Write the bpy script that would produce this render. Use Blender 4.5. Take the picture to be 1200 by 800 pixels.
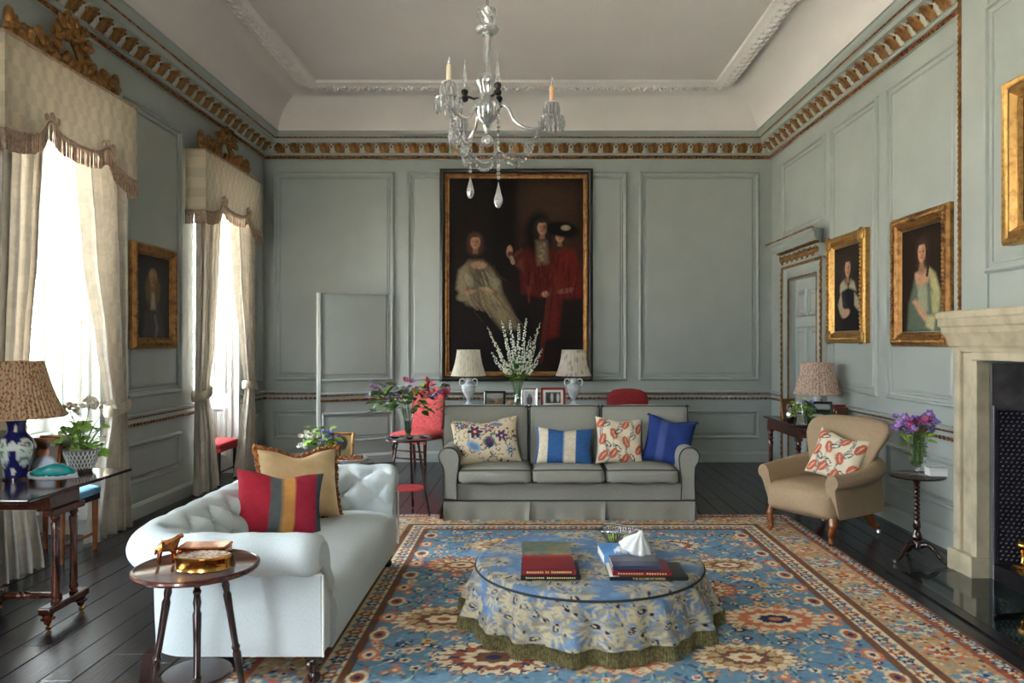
import bpy, bmesh, math, random
import numpy as np
from mathutils import Vector, Matrix
S = bpy.context.scene
C = S.collection
for o in list(bpy.data.objects): bpy.data.objects.remove(o)
PI = math.pi
# ---------------------------------------------------------------- camera, light, exposure
EYE, FPX, VX, VY = 1.53, 870.0, 622.0, 402.0
cam = bpy.data.cameras.new('camera'); cam.sensor_width = 36; cam.lens = FPX/1200*36
cam.shift_x = -(VX-600)/1200; cam.shift_y = (VY-400)/1200
cam.clip_start = .05; cam.clip_end = 300
co = bpy.data.objects.new('camera', cam); C.objects.link(co)
co.location = (0, 0, EYE); co.rotation_euler = (PI/2, 0, 0); S.camera = co
w = bpy.data.worlds.new('overcast_sky'); S.world = w; w.use_nodes = True
bg = w.node_tree.nodes['Background']
bg.inputs[0].default_value = (.84, .93, 1.0, 1); bg.inputs[1].default_value = 10.0
wn_, wl_ = w.node_tree.nodes, w.node_tree.links              # standard overcast sky: brightens evenly from horizon to zenith
tc_ = wn_.new('ShaderNodeTexCoord'); sx_ = wn_.new('ShaderNodeSeparateXYZ'); wl_.new(tc_.outputs['Generated'], sx_.inputs[0])
mr_ = wn_.new('ShaderNodeMapRange'); mr_.inputs[1].default_value = 0; mr_.inputs[2].default_value = 1; mr_.inputs[3].default_value = 6.6; mr_.inputs[4].default_value = 19.8
wl_.new(sx_.outputs['Z'], mr_.inputs[0]); wl_.new(mr_.outputs[0], bg.inputs[1])
su = bpy.data.lights.new('sun', 'SUN'); su.energy = 26; su.angle = .03; su.color = (1, .95, .87)   # added high sun over the roof: lights unseen gravel that bounces up to the ceiling
so = bpy.data.objects.new('sun', su); C.objects.link(so); so.rotation_euler = (math.radians(-20), math.radians(32), 0)
FILL_WIN_X = (-2.2,)                     # one narrow unseen window added behind the camera as fill light
WIN_Y = (-.31, 2.52, 5.35, 8.18)          # centres of the four tall windows in the left wall
WL, WR, WB, WF = -3.45, 3.11, 9.58, -2.6   # room faces
for y in WIN_Y:                            # daylight portals lying in the window openings
    l = bpy.data.lights.new('window_portal', 'AREA'); l.shape = 'RECTANGLE'; l.size = 1.2; l.size_y = 2.6
    l.cycles.is_portal = True
    p = bpy.data.objects.new('window_portal', l); C.objects.link(p)
    p.location = (-3.93, y, 2.05); p.rotation_euler = (0, -PI/2, 0)
for x in FILL_WIN_X:
    l = bpy.data.lights.new('window_portal', 'AREA'); l.shape = 'RECTANGLE'; l.size = .90; l.size_y = 3.05
    l.cycles.is_portal = True
    p = bpy.data.objects.new('window_portal', l); C.objects.link(p)
    p.location = (x, -2.8, 1.98); p.rotation_euler = (PI/2, 0, 0)
vs = S.view_settings
vs.view_transform = 'Standard'; vs.look = 'None'; vs.gamma = 1; vs.use_curve_mapping = False; vs.exposure = 2.2
S.cycles.use_denoising = True
S.cycles.max_bounces = 10; S.cycles.diffuse_bounces = 6; S.cycles.transparent_max_bounces = 24
S.cycles.caustics_reflective = False; S.cycles.caustics_refractive = False
S.cycles.sample_clamp_indirect = 6
# ---------------------------------------------------------------- helpers
def lin(c):
    return tuple(((v/255)/12.92 if v/255 <= .04045 else ((v/255+.055)/1.055)**2.4) for v in c)
def hx(r, g, b): return lin((r, g, b))
def Fl(x, y, z=0):
    """pixel of the photograph -> point at height z"""
    d = FPX*(EYE-z)/(y-VY); return ((x-VX)*d/FPX, d, z)
def At(x, y, d): return ((x-VX)*d/FPX, d, EYE-(y-VY)*d/FPX)
MATS = {}
def nodes(name):
    m = bpy.data.materials.new(name); m.use_nodes = True; MATS[name] = m
    return m, m.node_tree.nodes, m.node_tree.links, m.node_tree.nodes['Principled BSDF']
def mat(name, c, rough=.5, metal=0, c2=None, scale=8, amt=1.0, bump=0, bscale=None, coat=0, spec=.5, stretch=None, sheen=0, contrast=(.35, .65), kind='noise', detail=4, trans=0):
    """principled surface: colour c mottled with c2 by a procedural texture, optional relief"""
    m, N, L, P = nodes(name)
    P.inputs['Base Color'].default_value = (*c, 1); P.inputs['Roughness'].default_value = rough
    P.inputs['Metallic'].default_value = metal; P.inputs['Specular IOR Level'].default_value = spec
    P.inputs['Coat Weight'].default_value = coat; P.inputs['Coat Roughness'].default_value = .08
    P.inputs['Sheen Weight'].default_value = sheen
    P.inputs['Transmission Weight'].default_value = trans
    if c2 is None and not bump: return m
    tc = N.new('ShaderNodeTexCoord'); mp = N.new('ShaderNodeMapping'); L.new(tc.outputs['Object'], mp.inputs[0])
    if stretch: mp.inputs['Scale'].default_value = stretch
    def tex(s):
        if kind == 'voronoi':
            t = N.new('ShaderNodeTexVoronoi'); t.inputs['Scale'].default_value = s; out = t.outputs['Distance']
        elif kind == 'wave':
            t = N.new('ShaderNodeTexWave'); t.inputs['Scale'].default_value = s; t.inputs['Distortion'].default_value = 2; out = t.outputs['Fac']
        else:
            t = N.new('ShaderNodeTexNoise'); t.inputs['Scale'].default_value = s; t.inputs['Detail'].default_value = detail; out = t.outputs['Fac']
        L.new(mp.outputs[0], t.inputs['Vector']); return out
    t = tex(scale)
    if c2 is not None:
        r = N.new('ShaderNodeMapRange'); r.inputs[1].default_value = contrast[0]; r.inputs[2].default_value = contrast[1]; r.inputs[4].default_value = amt
        L.new(t, r.inputs[0])
        mx = N.new('ShaderNodeMix'); mx.data_type = 'RGBA'; mx.inputs[6].default_value = (*c, 1); mx.inputs[7].default_value = (*c2, 1)
        L.new(r.outputs[0], mx.inputs[0]); L.new(mx.outputs[2], P.inputs['Base Color'])
    if bump:
        b = N.new('ShaderNodeBump'); b.inputs['Strength'].default_value = bump; b.inputs['Distance'].default_value = .01
        L.new(tex(bscale) if bscale else t, b.inputs['Height']); L.new(b.outputs[0], P.inputs['Normal'])
    return m
def vmat(name, rough=.8, noise=.18, scale=60, bump=.3, bscale=300, sheen=0, spec=.3, coat=0):
    """surface whose woven / painted pattern is stored on its vertices, with fine procedural grain"""
    m, N, L, P = nodes(name)
    a = N.new('ShaderNodeVertexColor'); a.layer_name = 'Col'
    tc = N.new('ShaderNodeTexCoord'); t = N.new('ShaderNodeTexNoise'); t.inputs['Scale'].default_value = scale; t.inputs['Detail'].default_value = 3
    L.new(tc.outputs['Object'], t.inputs['Vector'])
    r = N.new('ShaderNodeMapRange'); r.inputs[1].default_value = .3; r.inputs[2].default_value = .7; r.inputs[3].default_value = 1-noise; r.inputs[4].default_value = 1+noise
    L.new(t.outputs['Fac'], r.inputs[0])
    mx = N.new('ShaderNodeVectorMath'); mx.operation = 'SCALE'; L.new(a.outputs[0], mx.inputs[0]); L.new(r.outputs[0], mx.inputs['Scale'])
    L.new(mx.outputs[0], P.inputs['Base Color'])
    P.inputs['Roughness'].default_value = rough; P.inputs['Sheen Weight'].default_value = sheen; P.inputs['Specular IOR Level'].default_value = spec
    P.inputs['Coat Weight'].default_value = coat; P.inputs['Coat Roughness'].default_value = .15
    if bump:
        t2 = N.new('ShaderNodeTexNoise'); t2.inputs['Scale'].default_value = bscale; L.new(tc.outputs['Object'], t2.inputs['Vector'])
        b = N.new('ShaderNodeBump'); b.inputs['Strength'].default_value = bump; b.inputs['Distance'].default_value = .004
        L.new(t2.outputs['Fac'], b.inputs['Height']); L.new(b.outputs[0], P.inputs['Normal'])
    return m
def glassmat(name, tint=(1, 1, 1), base=.06, rough=.02):
    """thin clear glass: mostly transparent, more mirror-like at grazing angles"""
    m, N, L, P = nodes(name); N.remove(P)
    t = N.new('ShaderNodeBsdfTransparent'); t.inputs[0].default_value = (*tint, 1)
    g = N.new('ShaderNodeBsdfGlossy'); g.inputs['Roughness'].default_value = rough
    lw = N.new('ShaderNodeLayerWeight'); lw.inputs[0].default_value = .35
    r = N.new('ShaderNodeMapRange'); r.inputs[3].default_value = base; r.inputs[4].default_value = .85; L.new(lw.outputs['Facing'], r.inputs[0])
    mx = N.new('ShaderNodeMixShader'); L.new(r.outputs[0], mx.inputs[0]); L.new(t.outputs[0], mx.inputs[1]); L.new(g.outputs[0], mx.inputs[2])
    L.new(mx.outputs[0], N['Material Output'].inputs[0]); return m

class MB:
    """collects verts / faces (and optional colours) of ONE part"""
    def __init__(s): s.v = []; s.f = []; s.c = []
    def add(s, v, f, col=None):
        b = len(s.v); s.v += [tuple(map(float, p)) for p in v]; s.f += [tuple(int(i)+b for i in q) for q in f]
        if col is not None:
            col = [tuple(x) for x in col] if not isinstance(col, tuple) else [col]*len(v)
            s.c += [(0, 0, 0)]*(b-len(s.c)) + col
        return s
    def box(s, x0, x1, y0, y1, z0, z1, M=None, col=None):
        v = [(x, y, z) for z in (z0, z1) for y in (y0, y1) for x in (x0, x1)]
        if M is not None: v = [tuple(M @ Vector(p)) for p in v]
        return s.add(v, [(0, 2, 3, 1), (4, 5, 7, 6), (0, 1, 5, 4), (2, 6, 7, 3), (0, 4, 6, 2), (1, 3, 7, 5)], col)
    def cbox(s, c, d, M=None, col=None):
        return s.box(c[0]-d[0]/2, c[0]+d[0]/2, c[1]-d[1]/2, c[1]+d[1]/2, c[2]-d[2]/2, c[2]+d[2]/2, M, col)
    def grid(s, P, cu=False, cv=False, col=None, flip=False):
        P = np.asarray(P, float); nu, nv = P.shape[:2]
        i = np.arange(nu if cu else nu-1); j = np.arange(nv if cv else nv-1)
        I, J = np.meshgrid(i, j, indexing='ij'); I = I.ravel(); J = J.ravel(); I2 = (I+1) % nu; J2 = (J+1) % nv
        q = np.stack([I*nv+J, I2*nv+J, I2*nv+J2, I*nv+J2], 1)
        if flip: q = q[:, ::-1]
        return s.add(P.reshape(-1, 3), q, None if col is None else np.asarray(col).reshape(-1, 3))
    def lathe(s, prof, seg=24, c=(0, 0, 0), rf=None, col=None, caps=True, M=None):
        a = np.linspace(0, 2*PI, seg, endpoint=False); pts = []
        for r, z in prof:
            k = np.ones(seg) if rf is None else np.array([rf(t, z) for t in a])
            pts.append(np.stack([r*k*np.cos(a), r*k*np.sin(a), np.full(seg, z)], 1))
        P = np.array(pts)
        if M is not None: P = np.array([[tuple(M @ Vector(p)) for p in row] for row in P])
        P = P + np.array(c)
        b = len(s.v); s.grid(P, cv=True, flip=True, col=None if col is None else [col]*(len(prof)*seg))
        if caps:
            n = len(prof)
            if prof[0][0] > 1e-4: s.f.append(tuple(b+k for k in range(seg))[::-1])
            if prof[-1][0] > 1e-4: s.f.append(tuple(b+(n-1)*seg+k for k in range(seg)))
        return s
    def tube(s, pts, r, seg=8, closed=False, col=None, flat=1.0):
        pts = [Vector(p) for p in pts]; n = len(pts); rr = r if hasattr(r, '__len__') else [r]*n
        T = []
        for i in range(n):
            a = pts[i-1] if (i or closed) else pts[i]; b = pts[(i+1) % n] if (i < n-1 or closed) else pts[i]
            t = (b-a); T.append(t.normalized() if t.length > 1e-9 else Vector((0, 0, 1)))
        u = T[0].orthogonal().normalized(); P = []
        for i in range(n):
            u = (u - T[i]*u.dot(T[i])); u = u.normalized() if u.length > 1e-6 else T[i].orthogonal().normalized(); w = T[i].cross(u)
            P.append([tuple(pts[i]+(u*math.cos(2*PI*k/seg)+w*math.sin(2*PI*k/seg)*flat)*rr[i]) for k in range(seg)])
        b = len(s.v); s.grid(P, cu=closed, cv=True, col=None if col is None else [col]*(n*seg), flip=False)
        if not closed: s.f += [tuple(b+k for k in range(seg))[::-1], tuple(b+(n-1)*seg+k for k in range(seg))]
        return s
    def ell(s, c, r, seg=12, rings=8, M=None, col=None):
        pr = [(max(math.sin(PI*i/rings), 1e-5), -math.cos(PI*i/rings)) for i in range(rings+1)]
        a = np.linspace(0, 2*PI, seg, endpoint=False)
        P = np.array([[(q*math.cos(t)*r[0], q*math.sin(t)*r[1], z*r[2]) for t in a] for q, z in pr])
        if M is not None: P = np.array([[tuple(M @ Vector(p)) for p in row] for row in P])
        return s.grid(P+np.array(c), cv=True, flip=True, col=None if col is None else [col]*((rings+1)*seg))
    def prism(s, poly, z0, z1, M=None, col=None):
        """polygon in x,y raised from z0 to z1"""
        n = len(poly); v = [(x, y, z0) for x, y in poly]+[(x, y, z1) for x, y in poly]
        if M is not None: v = [tuple(M @ Vector(p)) for p in v]
        return s.add(v, [tuple(range(n))[::-1], tuple(range(n, 2*n))]+[(i, (i+1) % n, n+(i+1) % n, n+i) for i in range(n)], col)
    def mesh(s, name, smooth=.7, bevel=0, bseg=2, fix=False, sub=0):
        me = bpy.data.meshes.new(name); me.from_pydata(s.v, [], s.f); me.update()
        if s.c:
            c = s.c+[(0, 0, 0)]*(len(s.v)-len(s.c)); at = me.color_attributes.new('Col', 'FLOAT_COLOR', 'POINT')
            a = np.ones((len(c), 4), np.float32); a[:, :3] = np.array(c); at.data.foreach_set('color', a.ravel())
        if bevel or fix:
            bm = bmesh.new(); bm.from_mesh(me)
            if fix:
                bmesh.ops.remove_doubles(bm, verts=bm.verts, dist=1e-5); bmesh.ops.recalc_face_normals(bm, faces=bm.faces)
            if bevel:
                ed = [e for e in bm.edges if len(e.link_faces) == 2 and e.calc_face_angle(0) > .5]
                bmesh.ops.bevel(bm, geom=ed, offset=bevel, segments=bseg, profile=.5, affect='EDGES', clamp_overlap=True)
            bm.to_mesh(me); bm.free()
        if smooth:
            me.polygons.foreach_set('use_smooth', [True]*len(me.polygons))
            if smooth < 3: me.set_sharp_from_angle(angle=smooth)
        return me
    def build(s, name, m, parent=None, smooth=.7, bevel=0, bseg=2, fix=False, loc=None, rot=None):
        return obj(name, s.mesh(name, smooth, bevel, bseg, fix), m, parent, loc, rot)
def obj(name, me, m=None, parent=None, loc=None, rot=None, scale=None):
    o = bpy.data.objects.new(name, me); C.objects.link(o)
    if m is not None and me is not None and not me.materials: me.materials.append(MATS[m] if isinstance(m, str) else m)
    if parent is not None: o.parent = parent
    if loc is not None: o.location = loc
    if rot is not None: o.rotation_euler = rot
    if scale is not None: o.scale = scale
    return o
def tag(o, label, cat, group=None):
    o['label'] = label; o['category'] = cat
    if group: o['group'] = group
    return o
def thing(name, label, cat, loc=(0, 0, 0), rotz=0, group=None, rot=None):
    o = bpy.data.objects.new(name, None); o.empty_display_size = .1; C.objects.link(o)
    o.location = loc; o.rotation_euler = rot if rot else (0, 0, rotz); return tag(o, label, cat, group)
def struct(o): o['kind'] = 'structure'; return o
def stuff(o): o['kind'] = 'stuff'; return o
def copy_tree(o, parent=None):
    c = o.copy(); C.objects.link(c); c.parent = parent
    for ch in list(o.children): copy_tree(ch, c)
    return c
def rotm(x=0, y=0, z=0): return Matrix.Rotation(z, 4, 'Z') @ Matrix.Rotation(y, 4, 'Y') @ Matrix.Rotation(x, 4, 'X')
def catmull(pts, n=8):
    P = [np.array(p, float) for p in pts]; out = []
    for i in range(len(P)-1):
        a = P[max(i-1, 0)]; b = P[i]; c = P[i+1]; d = P[min(i+2, len(P)-1)]
        for k in range(n):
            t = k/n; out.append(.5*((2*b)+(c-a)*t+(2*a-5*b+4*c-d)*t*t+(3*b-a-3*c+d)*t**3))
    out.append(P[-1]); return [tuple(p) for p in out]
# painting patterns into a raster (h rows, w columns, colour linear); used on vertices
class Paint:
    def __init__(s, w, h, W, H, base):
        """w x h samples over a W x H metre sheet; origin lower left"""
        s.w, s.h, s.W, s.H = w, h, W, H
        s.X, s.Y = np.meshgrid(np.linspace(0, W, w), np.linspace(0, H, h))
        s.a = np.zeros((h, w, 3)); s.a[:] = base
    def put(s, m, c, win=None):
        if win is None: s.a += m[..., None]*(np.array(c)-s.a)
        else:
            v = s.a[win]; v += m[..., None]*(np.array(c)-v)
    def win(s, x0, x1, y0, y1):
        i0 = max(int(x0/s.W*(s.w-1)), 0); i1 = min(int(x1/s.W*(s.w-1))+2, s.w); j0 = max(int(y0/s.H*(s.h-1)), 0); j1 = min(int(y1/s.H*(s.h-1))+2, s.h)
        return (slice(j0, max(j1, j0)), slice(i0, max(i1, i0)))
    def rect(s, x0, x1, y0, y1, c):
        s.a[s.win(x0, x1, y0, y1)] = c
    def ell(s, x, y, rx, ry, c, soft=.15, rot=0, op=1):
        R = max(rx, ry)*(1+soft); wn = s.win(x-R, x+R, y-R, y+R); X = s.X[wn]-x; Y = s.Y[wn]-y
        if X.size == 0: return
        cs, sn = math.cos(rot), math.sin(rot); u = (X*cs+Y*sn)/rx; v = (-X*sn+Y*cs)/ry
        d = np.sqrt(u*u+v*v); s.put(np.clip((1+soft/2-d)/max(soft, 1e-3), 0, 1)*op, c, wn)
    def rose(s, x, y, r, n, c, depth=.3, rot=0, sx=1, sy=1, op=1):
        """scalloped flower outline with n lobes"""
        R = r*max(sx, sy)*(1+depth); wn = s.win(x-R, x+R, y-R, y+R); X = (s.X[wn]-x)/sx; Y = (s.Y[wn]-y)/sy
        if X.size == 0: return
        t = np.arctan2(Y, X)+rot; d = np.hypot(X, Y); m = (d < r*(1+depth*np.cos(n*t))).astype(float)*op; s.put(m, c, wn)
    def line(s, pts, wd, c, op=1):
        for (x0, y0), (x1, y1) in zip(pts[:-1], pts[1:]):
            wn = s.win(min(x0, x1)-wd, max(x0, x1)+wd, min(y0, y1)-wd, max(y0, y1)+wd); X = s.X[wn]; Y = s.Y[wn]
            if X.size == 0: continue
            dx, dy = x1-x0, y1-y0; L2 = dx*dx+dy*dy+1e-12
            t = np.clip(((X-x0)*dx+(Y-y0)*dy)/L2, 0, 1); d = np.hypot(X-x0-t*dx, Y-y0-t*dy)
            s.put((d < wd/2)*op*1.0, c, wn)
    def poly(s, pts, c, soft=0, op=1):
        xs = [p[0] for p in pts]; ys = [p[1] for p in pts]; wn = s.win(min(xs)-soft, max(xs)+soft, min(ys)-soft, max(ys)+soft); X = s.X[wn]; Y = s.Y[wn]
        if X.size == 0: return
        ins = np.zeros(X.shape, bool); dm = np.full(X.shape, 9.)
        n = len(pts)
        for i in range(n):
            x0, y0 = pts[i]; x1, y1 = pts[(i+1) % n]
            cr = ((y0 > Y) != (y1 > Y)) & (X < (x1-x0)*(Y-y0)/((y1-y0) if abs(y1-y0) > 1e-12 else 1e-12)+x0); ins ^= cr
            if soft:
                dx, dy = x1-x0, y1-y0; t = np.clip(((X-x0)*dx+(Y-y0)*dy)/(dx*dx+dy*dy+1e-12), 0, 1); dm = np.minimum(dm, np.hypot(X-x0-t*dx, Y-y0-t*dy))
        m = ins.astype(float)
        if soft: m = np.clip(.5+np.where(ins, dm, -dm)/soft, 0, 1)
        s.put(m*op, c, wn)
    def noise(s, amt, seed=0, cell=3):
        r = np.random.RandomState(seed); n = r.rand(s.h//cell+2, s.w//cell+2); n = np.kron(n, np.ones((cell, cell)))[:s.h, :s.w]
        s.a *= (1+amt*(n[..., None]-.5)*2)
    def at(s, x, y):
        i = np.clip((np.asarray(x)/s.W*(s.w-1)+.5).astype(int), 0, s.w-1); j = np.clip((np.asarray(y)/s.H*(s.h-1)+.5).astype(int), 0, s.h-1); return s.a[j, i]
def sheet(P):
    """x,y vertex grid of a raster, colours included"""
    m = MB(); G = np.stack([P.X.T, P.Y.T, np.zeros_like(P.X.T)], 2); m.grid(G, col=P.a.transpose(1, 0, 2)); return m
# ---------------------------------------------------------------- materials
WALLC = hx(164, 170, 165)
mat('wall_paint', WALLC, .42, c2=tuple(v*.93 for v in WALLC), scale=3, bump=.04, bscale=90)
mat('white_paint', hx(204, 204, 200), .4, c2=hx(196, 197, 194), scale=4)
mat('ceiling_paint', hx(224, 217, 214), .8, c2=hx(218, 211, 208), scale=1.2)
mat('grey_leaf', hx(180, 178, 166), .6)
mat('plaster_ornament', hx(226, 220, 217), .75)
mat('gilding', hx(164, 118, 66), .45, .7, c2=hx(86, 54, 30), scale=20, contrast=(.42, .8), bump=.25, bscale=60)
mat('gilding_bright', hx(194, 150, 86), .36, .8, c2=hx(120, 80, 40), scale=30, contrast=(.45, .85), bump=.2, bscale=50)
mat('gilding_red', hx(172, 118, 66), .5, .6, c2=hx(96, 48, 28), scale=34, contrast=(.4, .62), bump=.2, bscale=70)
mat('plank', hx(50, 48, 53), .25, c2=hx(24, 20, 21), scale=6, stretch=(6, .5, 6), bump=.12, bscale=14, spec=.55, contrast=(.3, .7))
mat('plank_worn', hx(53, 51, 56), .27, c2=hx(26, 22, 24), scale=7, stretch=(6, .5, 6), bump=.14, bscale=12, spec=.55, contrast=(.3, .7))
mat('floor_gap', hx(8, 7, 7), .9)
mat('mahogany', hx(92, 40, 22), .22, c2=hx(48, 18, 11), scale=5, stretch=(3, 12, 3), bump=.03, coat=.5)
mat('mahogany_dark', hx(52, 22, 17), .18, c2=hx(28, 12, 10), scale=6, stretch=(3, 10, 3), coat=.6)
mat('walnut', hx(150, 84, 34), .25, c2=hx(92, 44, 16), scale=7, coat=.4)
mat('black_frame', hx(22, 18, 17), .35, c2=hx(40, 28, 20), scale=14)
mat('stone', hx(190, 178, 152), .55, c2=hx(150, 138, 112), scale=7, bump=.08, bscale=30, contrast=(.4, .8))
mat('green_marble', hx(24, 36, 34), .06, c2=hx(74, 92, 86), scale=3.5, contrast=(.56, .72), detail=9, coat=.3)
mat('hearth_border', hx(30, 28, 30), .25)
mat('iron', hx(48, 44, 52), .4, .7, c2=hx(30, 26, 32), scale=14, bump=.15)
mat('iron_bright', hx(150, 146, 156), .3, .9)
mat('soot_brick', hx(40, 36, 38), .9, c2=hx(70, 64, 64), scale=9, bump=.3)
mat('brass', hx(222, 166, 84), .16, 1.0, c2=hx(150, 92, 40), scale=12, contrast=(.5, .8))
mat('copper_gilt', hx(206, 132, 80), .18, 1.0, c2=hx(120, 62, 34), scale=16, contrast=(.45, .8))
mat('silver', hx(205, 203, 205), .16, 1.0)
mat('dark_metal', hx(44, 40, 38), .4, .9)
mat('white_china', hx(228, 230, 230), .15, coat=.3)
mat('paper', hx(228, 224, 214), .8)
mat('stem_green', hx(82, 116, 44), .6)
mat('leaf_green', hx(58, 98, 34), .45, c2=hx(98, 138, 50), scale=18)
mat('leaf_light', hx(150, 190, 60), .5, c2=hx(110, 150, 44), scale=18)
mat('leaf_dark', hx(40, 70, 34), .4, c2=hx(72, 106, 48), scale=14)
mat('petal_white', hx(236, 236, 228), .7); mat('petal_pink', hx(226, 106, 110), .6, c2=hx(196, 60, 72), scale=30)
mat('petal_violet', hx(104, 92, 186), .6, c2=hx(150, 140, 220), scale=30)
mat('petal_lilac', hx(188, 150, 206), .6, c2=hx(140, 96, 176), scale=30)
mat('petal_magenta', hx(176, 40, 100), .6, c2=hx(208, 96, 150), scale=30)
mat('petal_cream', hx(216, 206, 190), .7)
mat('chester_linen', hx(196, 204, 206), .85, c2=hx(184, 194, 198), scale=160, bump=.12, bscale=420, spec=.2)
mat('chester_piping', hx(226, 228, 228), .8)
mat('sofa_linen', hx(156, 155, 146), .88, c2=hx(144, 143, 135), scale=140, bump=.12, bscale=380, spec=.2)
mat('sofa_piping', hx(44, 48, 52), .8)
mat('tan_weave', hx(172, 148, 120), .9, c2=hx(156, 132, 104), scale=120, bump=.22, bscale=300, spec=.2)
mat('red_fabric', hx(150, 30, 34), .75, c2=hx(128, 18, 22), scale=60)
mat('coral_fabric', hx(206, 92, 92), .85, c2=hx(186, 66, 68), scale=30, bump=.2)
mat('red_seat', hx(170, 34, 42), .75, c2=hx(196, 60, 62), scale=40)
mat('blue_seat', hx(120, 170, 205), .8, c2=hx(100, 150, 190), scale=40)
mat('navy_edge', hx(26, 36, 52), .8)
mat('fringe_olive', hx(132, 122, 82), .9, c2=hx(88, 80, 48), scale=60)
mat('fringe_pink', hx(186, 162, 140), .9, c2=hx(156, 128, 108), scale=40)
mat('fringe_brown', hx(168, 104, 46), .85, c2=hx(116, 64, 26), scale=50)
mat('cushion_silk', hx(206, 178, 134), .5, c2=hx(190, 160, 116), scale=10, sheen=.2)
glassmat('window_glass', (1, 1, 1), .03); glassmat('vase_glass', (.94, .97, .95), .10)
m_, N_, L_, P_ = nodes('crystal'); N_.remove(P_)      # cut glass: glitter, a little milky scatter, mostly clear
a_ = N_.new('ShaderNodeBsdfTransparent'); g_ = N_.new('ShaderNodeBsdfGlossy'); g_.inputs['Roughness'].default_value = .12; d_ = N_.new('ShaderNodeBsdfTranslucent'); d2_ = N_.new('ShaderNodeBsdfDiffuse')
x1 = N_.new('ShaderNodeMixShader'); x1.inputs[0].default_value = .5; L_.new(d_.outputs[0], x1.inputs[1]); L_.new(d2_.outputs[0], x1.inputs[2])
x2 = N_.new('ShaderNodeMixShader'); x2.inputs[0].default_value = .62; L_.new(x1.outputs[0], x2.inputs[1]); L_.new(g_.outputs[0], x2.inputs[2])
lw_ = N_.new('ShaderNodeLayerWeight'); lw_.inputs[0].default_value = .4; r_ = N_.new('ShaderNodeMapRange'); r_.inputs[3].default_value = .68; r_.inputs[4].default_value = .95; L_.new(lw_.outputs['Facing'], r_.inputs[0])
x3 = N_.new('ShaderNodeMixShader'); L_.new(r_.outputs[0], x3.inputs[0]); L_.new(a_.outputs[0], x3.inputs[1]); L_.new(x2.outputs[0], x3.inputs[2]); L_.new(x3.outputs[0], N_['Material Output'].inputs[0])
mat('water_glass', hx(160, 176, 150), .05, trans=.8)
mat('candle', hx(236, 222, 190), .5); mat('candle_amber', hx(214, 150, 100), .5, c2=hx(240, 200, 160), scale=20)
mat('gravel', hx(206, 198, 180), .95, c2=hx(186, 178, 158), scale=2)
mat('lawn', hx(98, 118, 66), .95, c2=hx(76, 98, 48), scale=.6)
mat('exterior_stone', hx(170, 160, 140), .9)
mat('shutter_line', hx(120, 90, 60), .7)
mat('black_paint', hx(20, 20, 22), .35); mat('grey_mount', hx(150, 150, 152), .6)
mat('book_maroon', hx(126, 24, 36), .4, c2=hx(110, 18, 30), scale=20); mat('book_red', hx(176, 30, 34), .35); mat('book_teal', hx(74, 106, 104), .45, c2=hx(130, 120, 90), scale=26)
mat('book_black', hx(26, 26, 26), .35); mat('book_navy', hx(50, 60, 86), .35); mat('book_blue', hx(60, 130, 200), .35, c2=hx(120, 170, 215), scale=4); mat('book_slate', hx(96, 92, 104), .4)
mat('book_brown', hx(82, 50, 36), .5); mat('book_green', hx(64, 84, 56), .5)
mat('ink_gold', hx(222, 196, 130), .5); mat('ink_white', hx(226, 222, 214), .6)
def damask(name, c, c2, sc=5.5, thin=.07):
    """curtain silk: ogee damask figure woven tone on tone"""
    m, N, L, P = nodes(name); P.inputs['Roughness'].default_value = .62; P.inputs['Sheen Weight'].default_value = .15
    tc = N.new('ShaderNodeTexCoord'); mp = N.new('ShaderNodeMapping'); L.new(tc.outputs['Object'], mp.inputs[0]); sp = N.new('ShaderNodeSeparateXYZ'); L.new(mp.outputs[0], sp.inputs[0])
    def M(op, a, b=None):
        n = N.new('ShaderNodeMath'); n.operation = op
        for k, q in enumerate((a, b)):
            if q is None: continue
            if isinstance(q, (int, float)): n.inputs[k].default_value = q
            else: L.new(q, n.inputs[k])
        return n.outputs[0]
    cy = M('COSINE', M('MULTIPLY', sp.outputs['Y'], 2*PI*sc)); cz = M('COSINE', M('MULTIPLY', sp.outputs['Z'], 2*PI*sc*.55))
    cz2 = M('COSINE', M('MULTIPLY', sp.outputs['Z'], 2*PI*sc*1.7))
    f = M('ADD', M('MULTIPLY', cy, cz), M('MULTIPLY', M('MULTIPLY', cy, cz2), .5))
    no = N.new('ShaderNodeTexNoise'); no.inputs['Scale'].default_value = 34; no.inputs['Detail'].default_value = 2; L.new(mp.outputs[0], no.inputs['Vector'])
    f = M('ADD', f, M('MULTIPLY', M('SUBTRACT', no.outputs['Fac'], .5), 2.2))
    r = N.new('ShaderNodeMapRange'); r.inputs[1].default_value = -.25; r.inputs[2].default_value = .35; L.new(f, r.inputs[0])
    mx = N.new('ShaderNodeMix'); mx.data_type = 'RGBA'; mx.inputs[6].default_value = (*c, 1); mx.inputs[7].default_value = (*c2, 1)
    L.new(r.outputs[0], mx.inputs[0]); L.new(mx.outputs[2], P.inputs['Base Color'])
    # thin cloth lets some daylight through
    tr = N.new('ShaderNodeBsdfTranslucent'); tr.inputs[0].default_value = (.75, .62, .46, 1)
    ms = N.new('ShaderNodeMixShader'); ms.inputs[0].default_value = thin; L.new(P.outputs[0], ms.inputs[1]); L.new(tr.outputs[0], ms.inputs[2]); L.new(ms.outputs[0], N['Material Output'].inputs[0])
    return m
damask('curtain_damask', hx(184, 177, 166), hx(171, 165, 156), 8, .08); damask('pelmet_damask', hx(190, 176, 150), hx(174, 163, 141), 9, .02)
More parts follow.
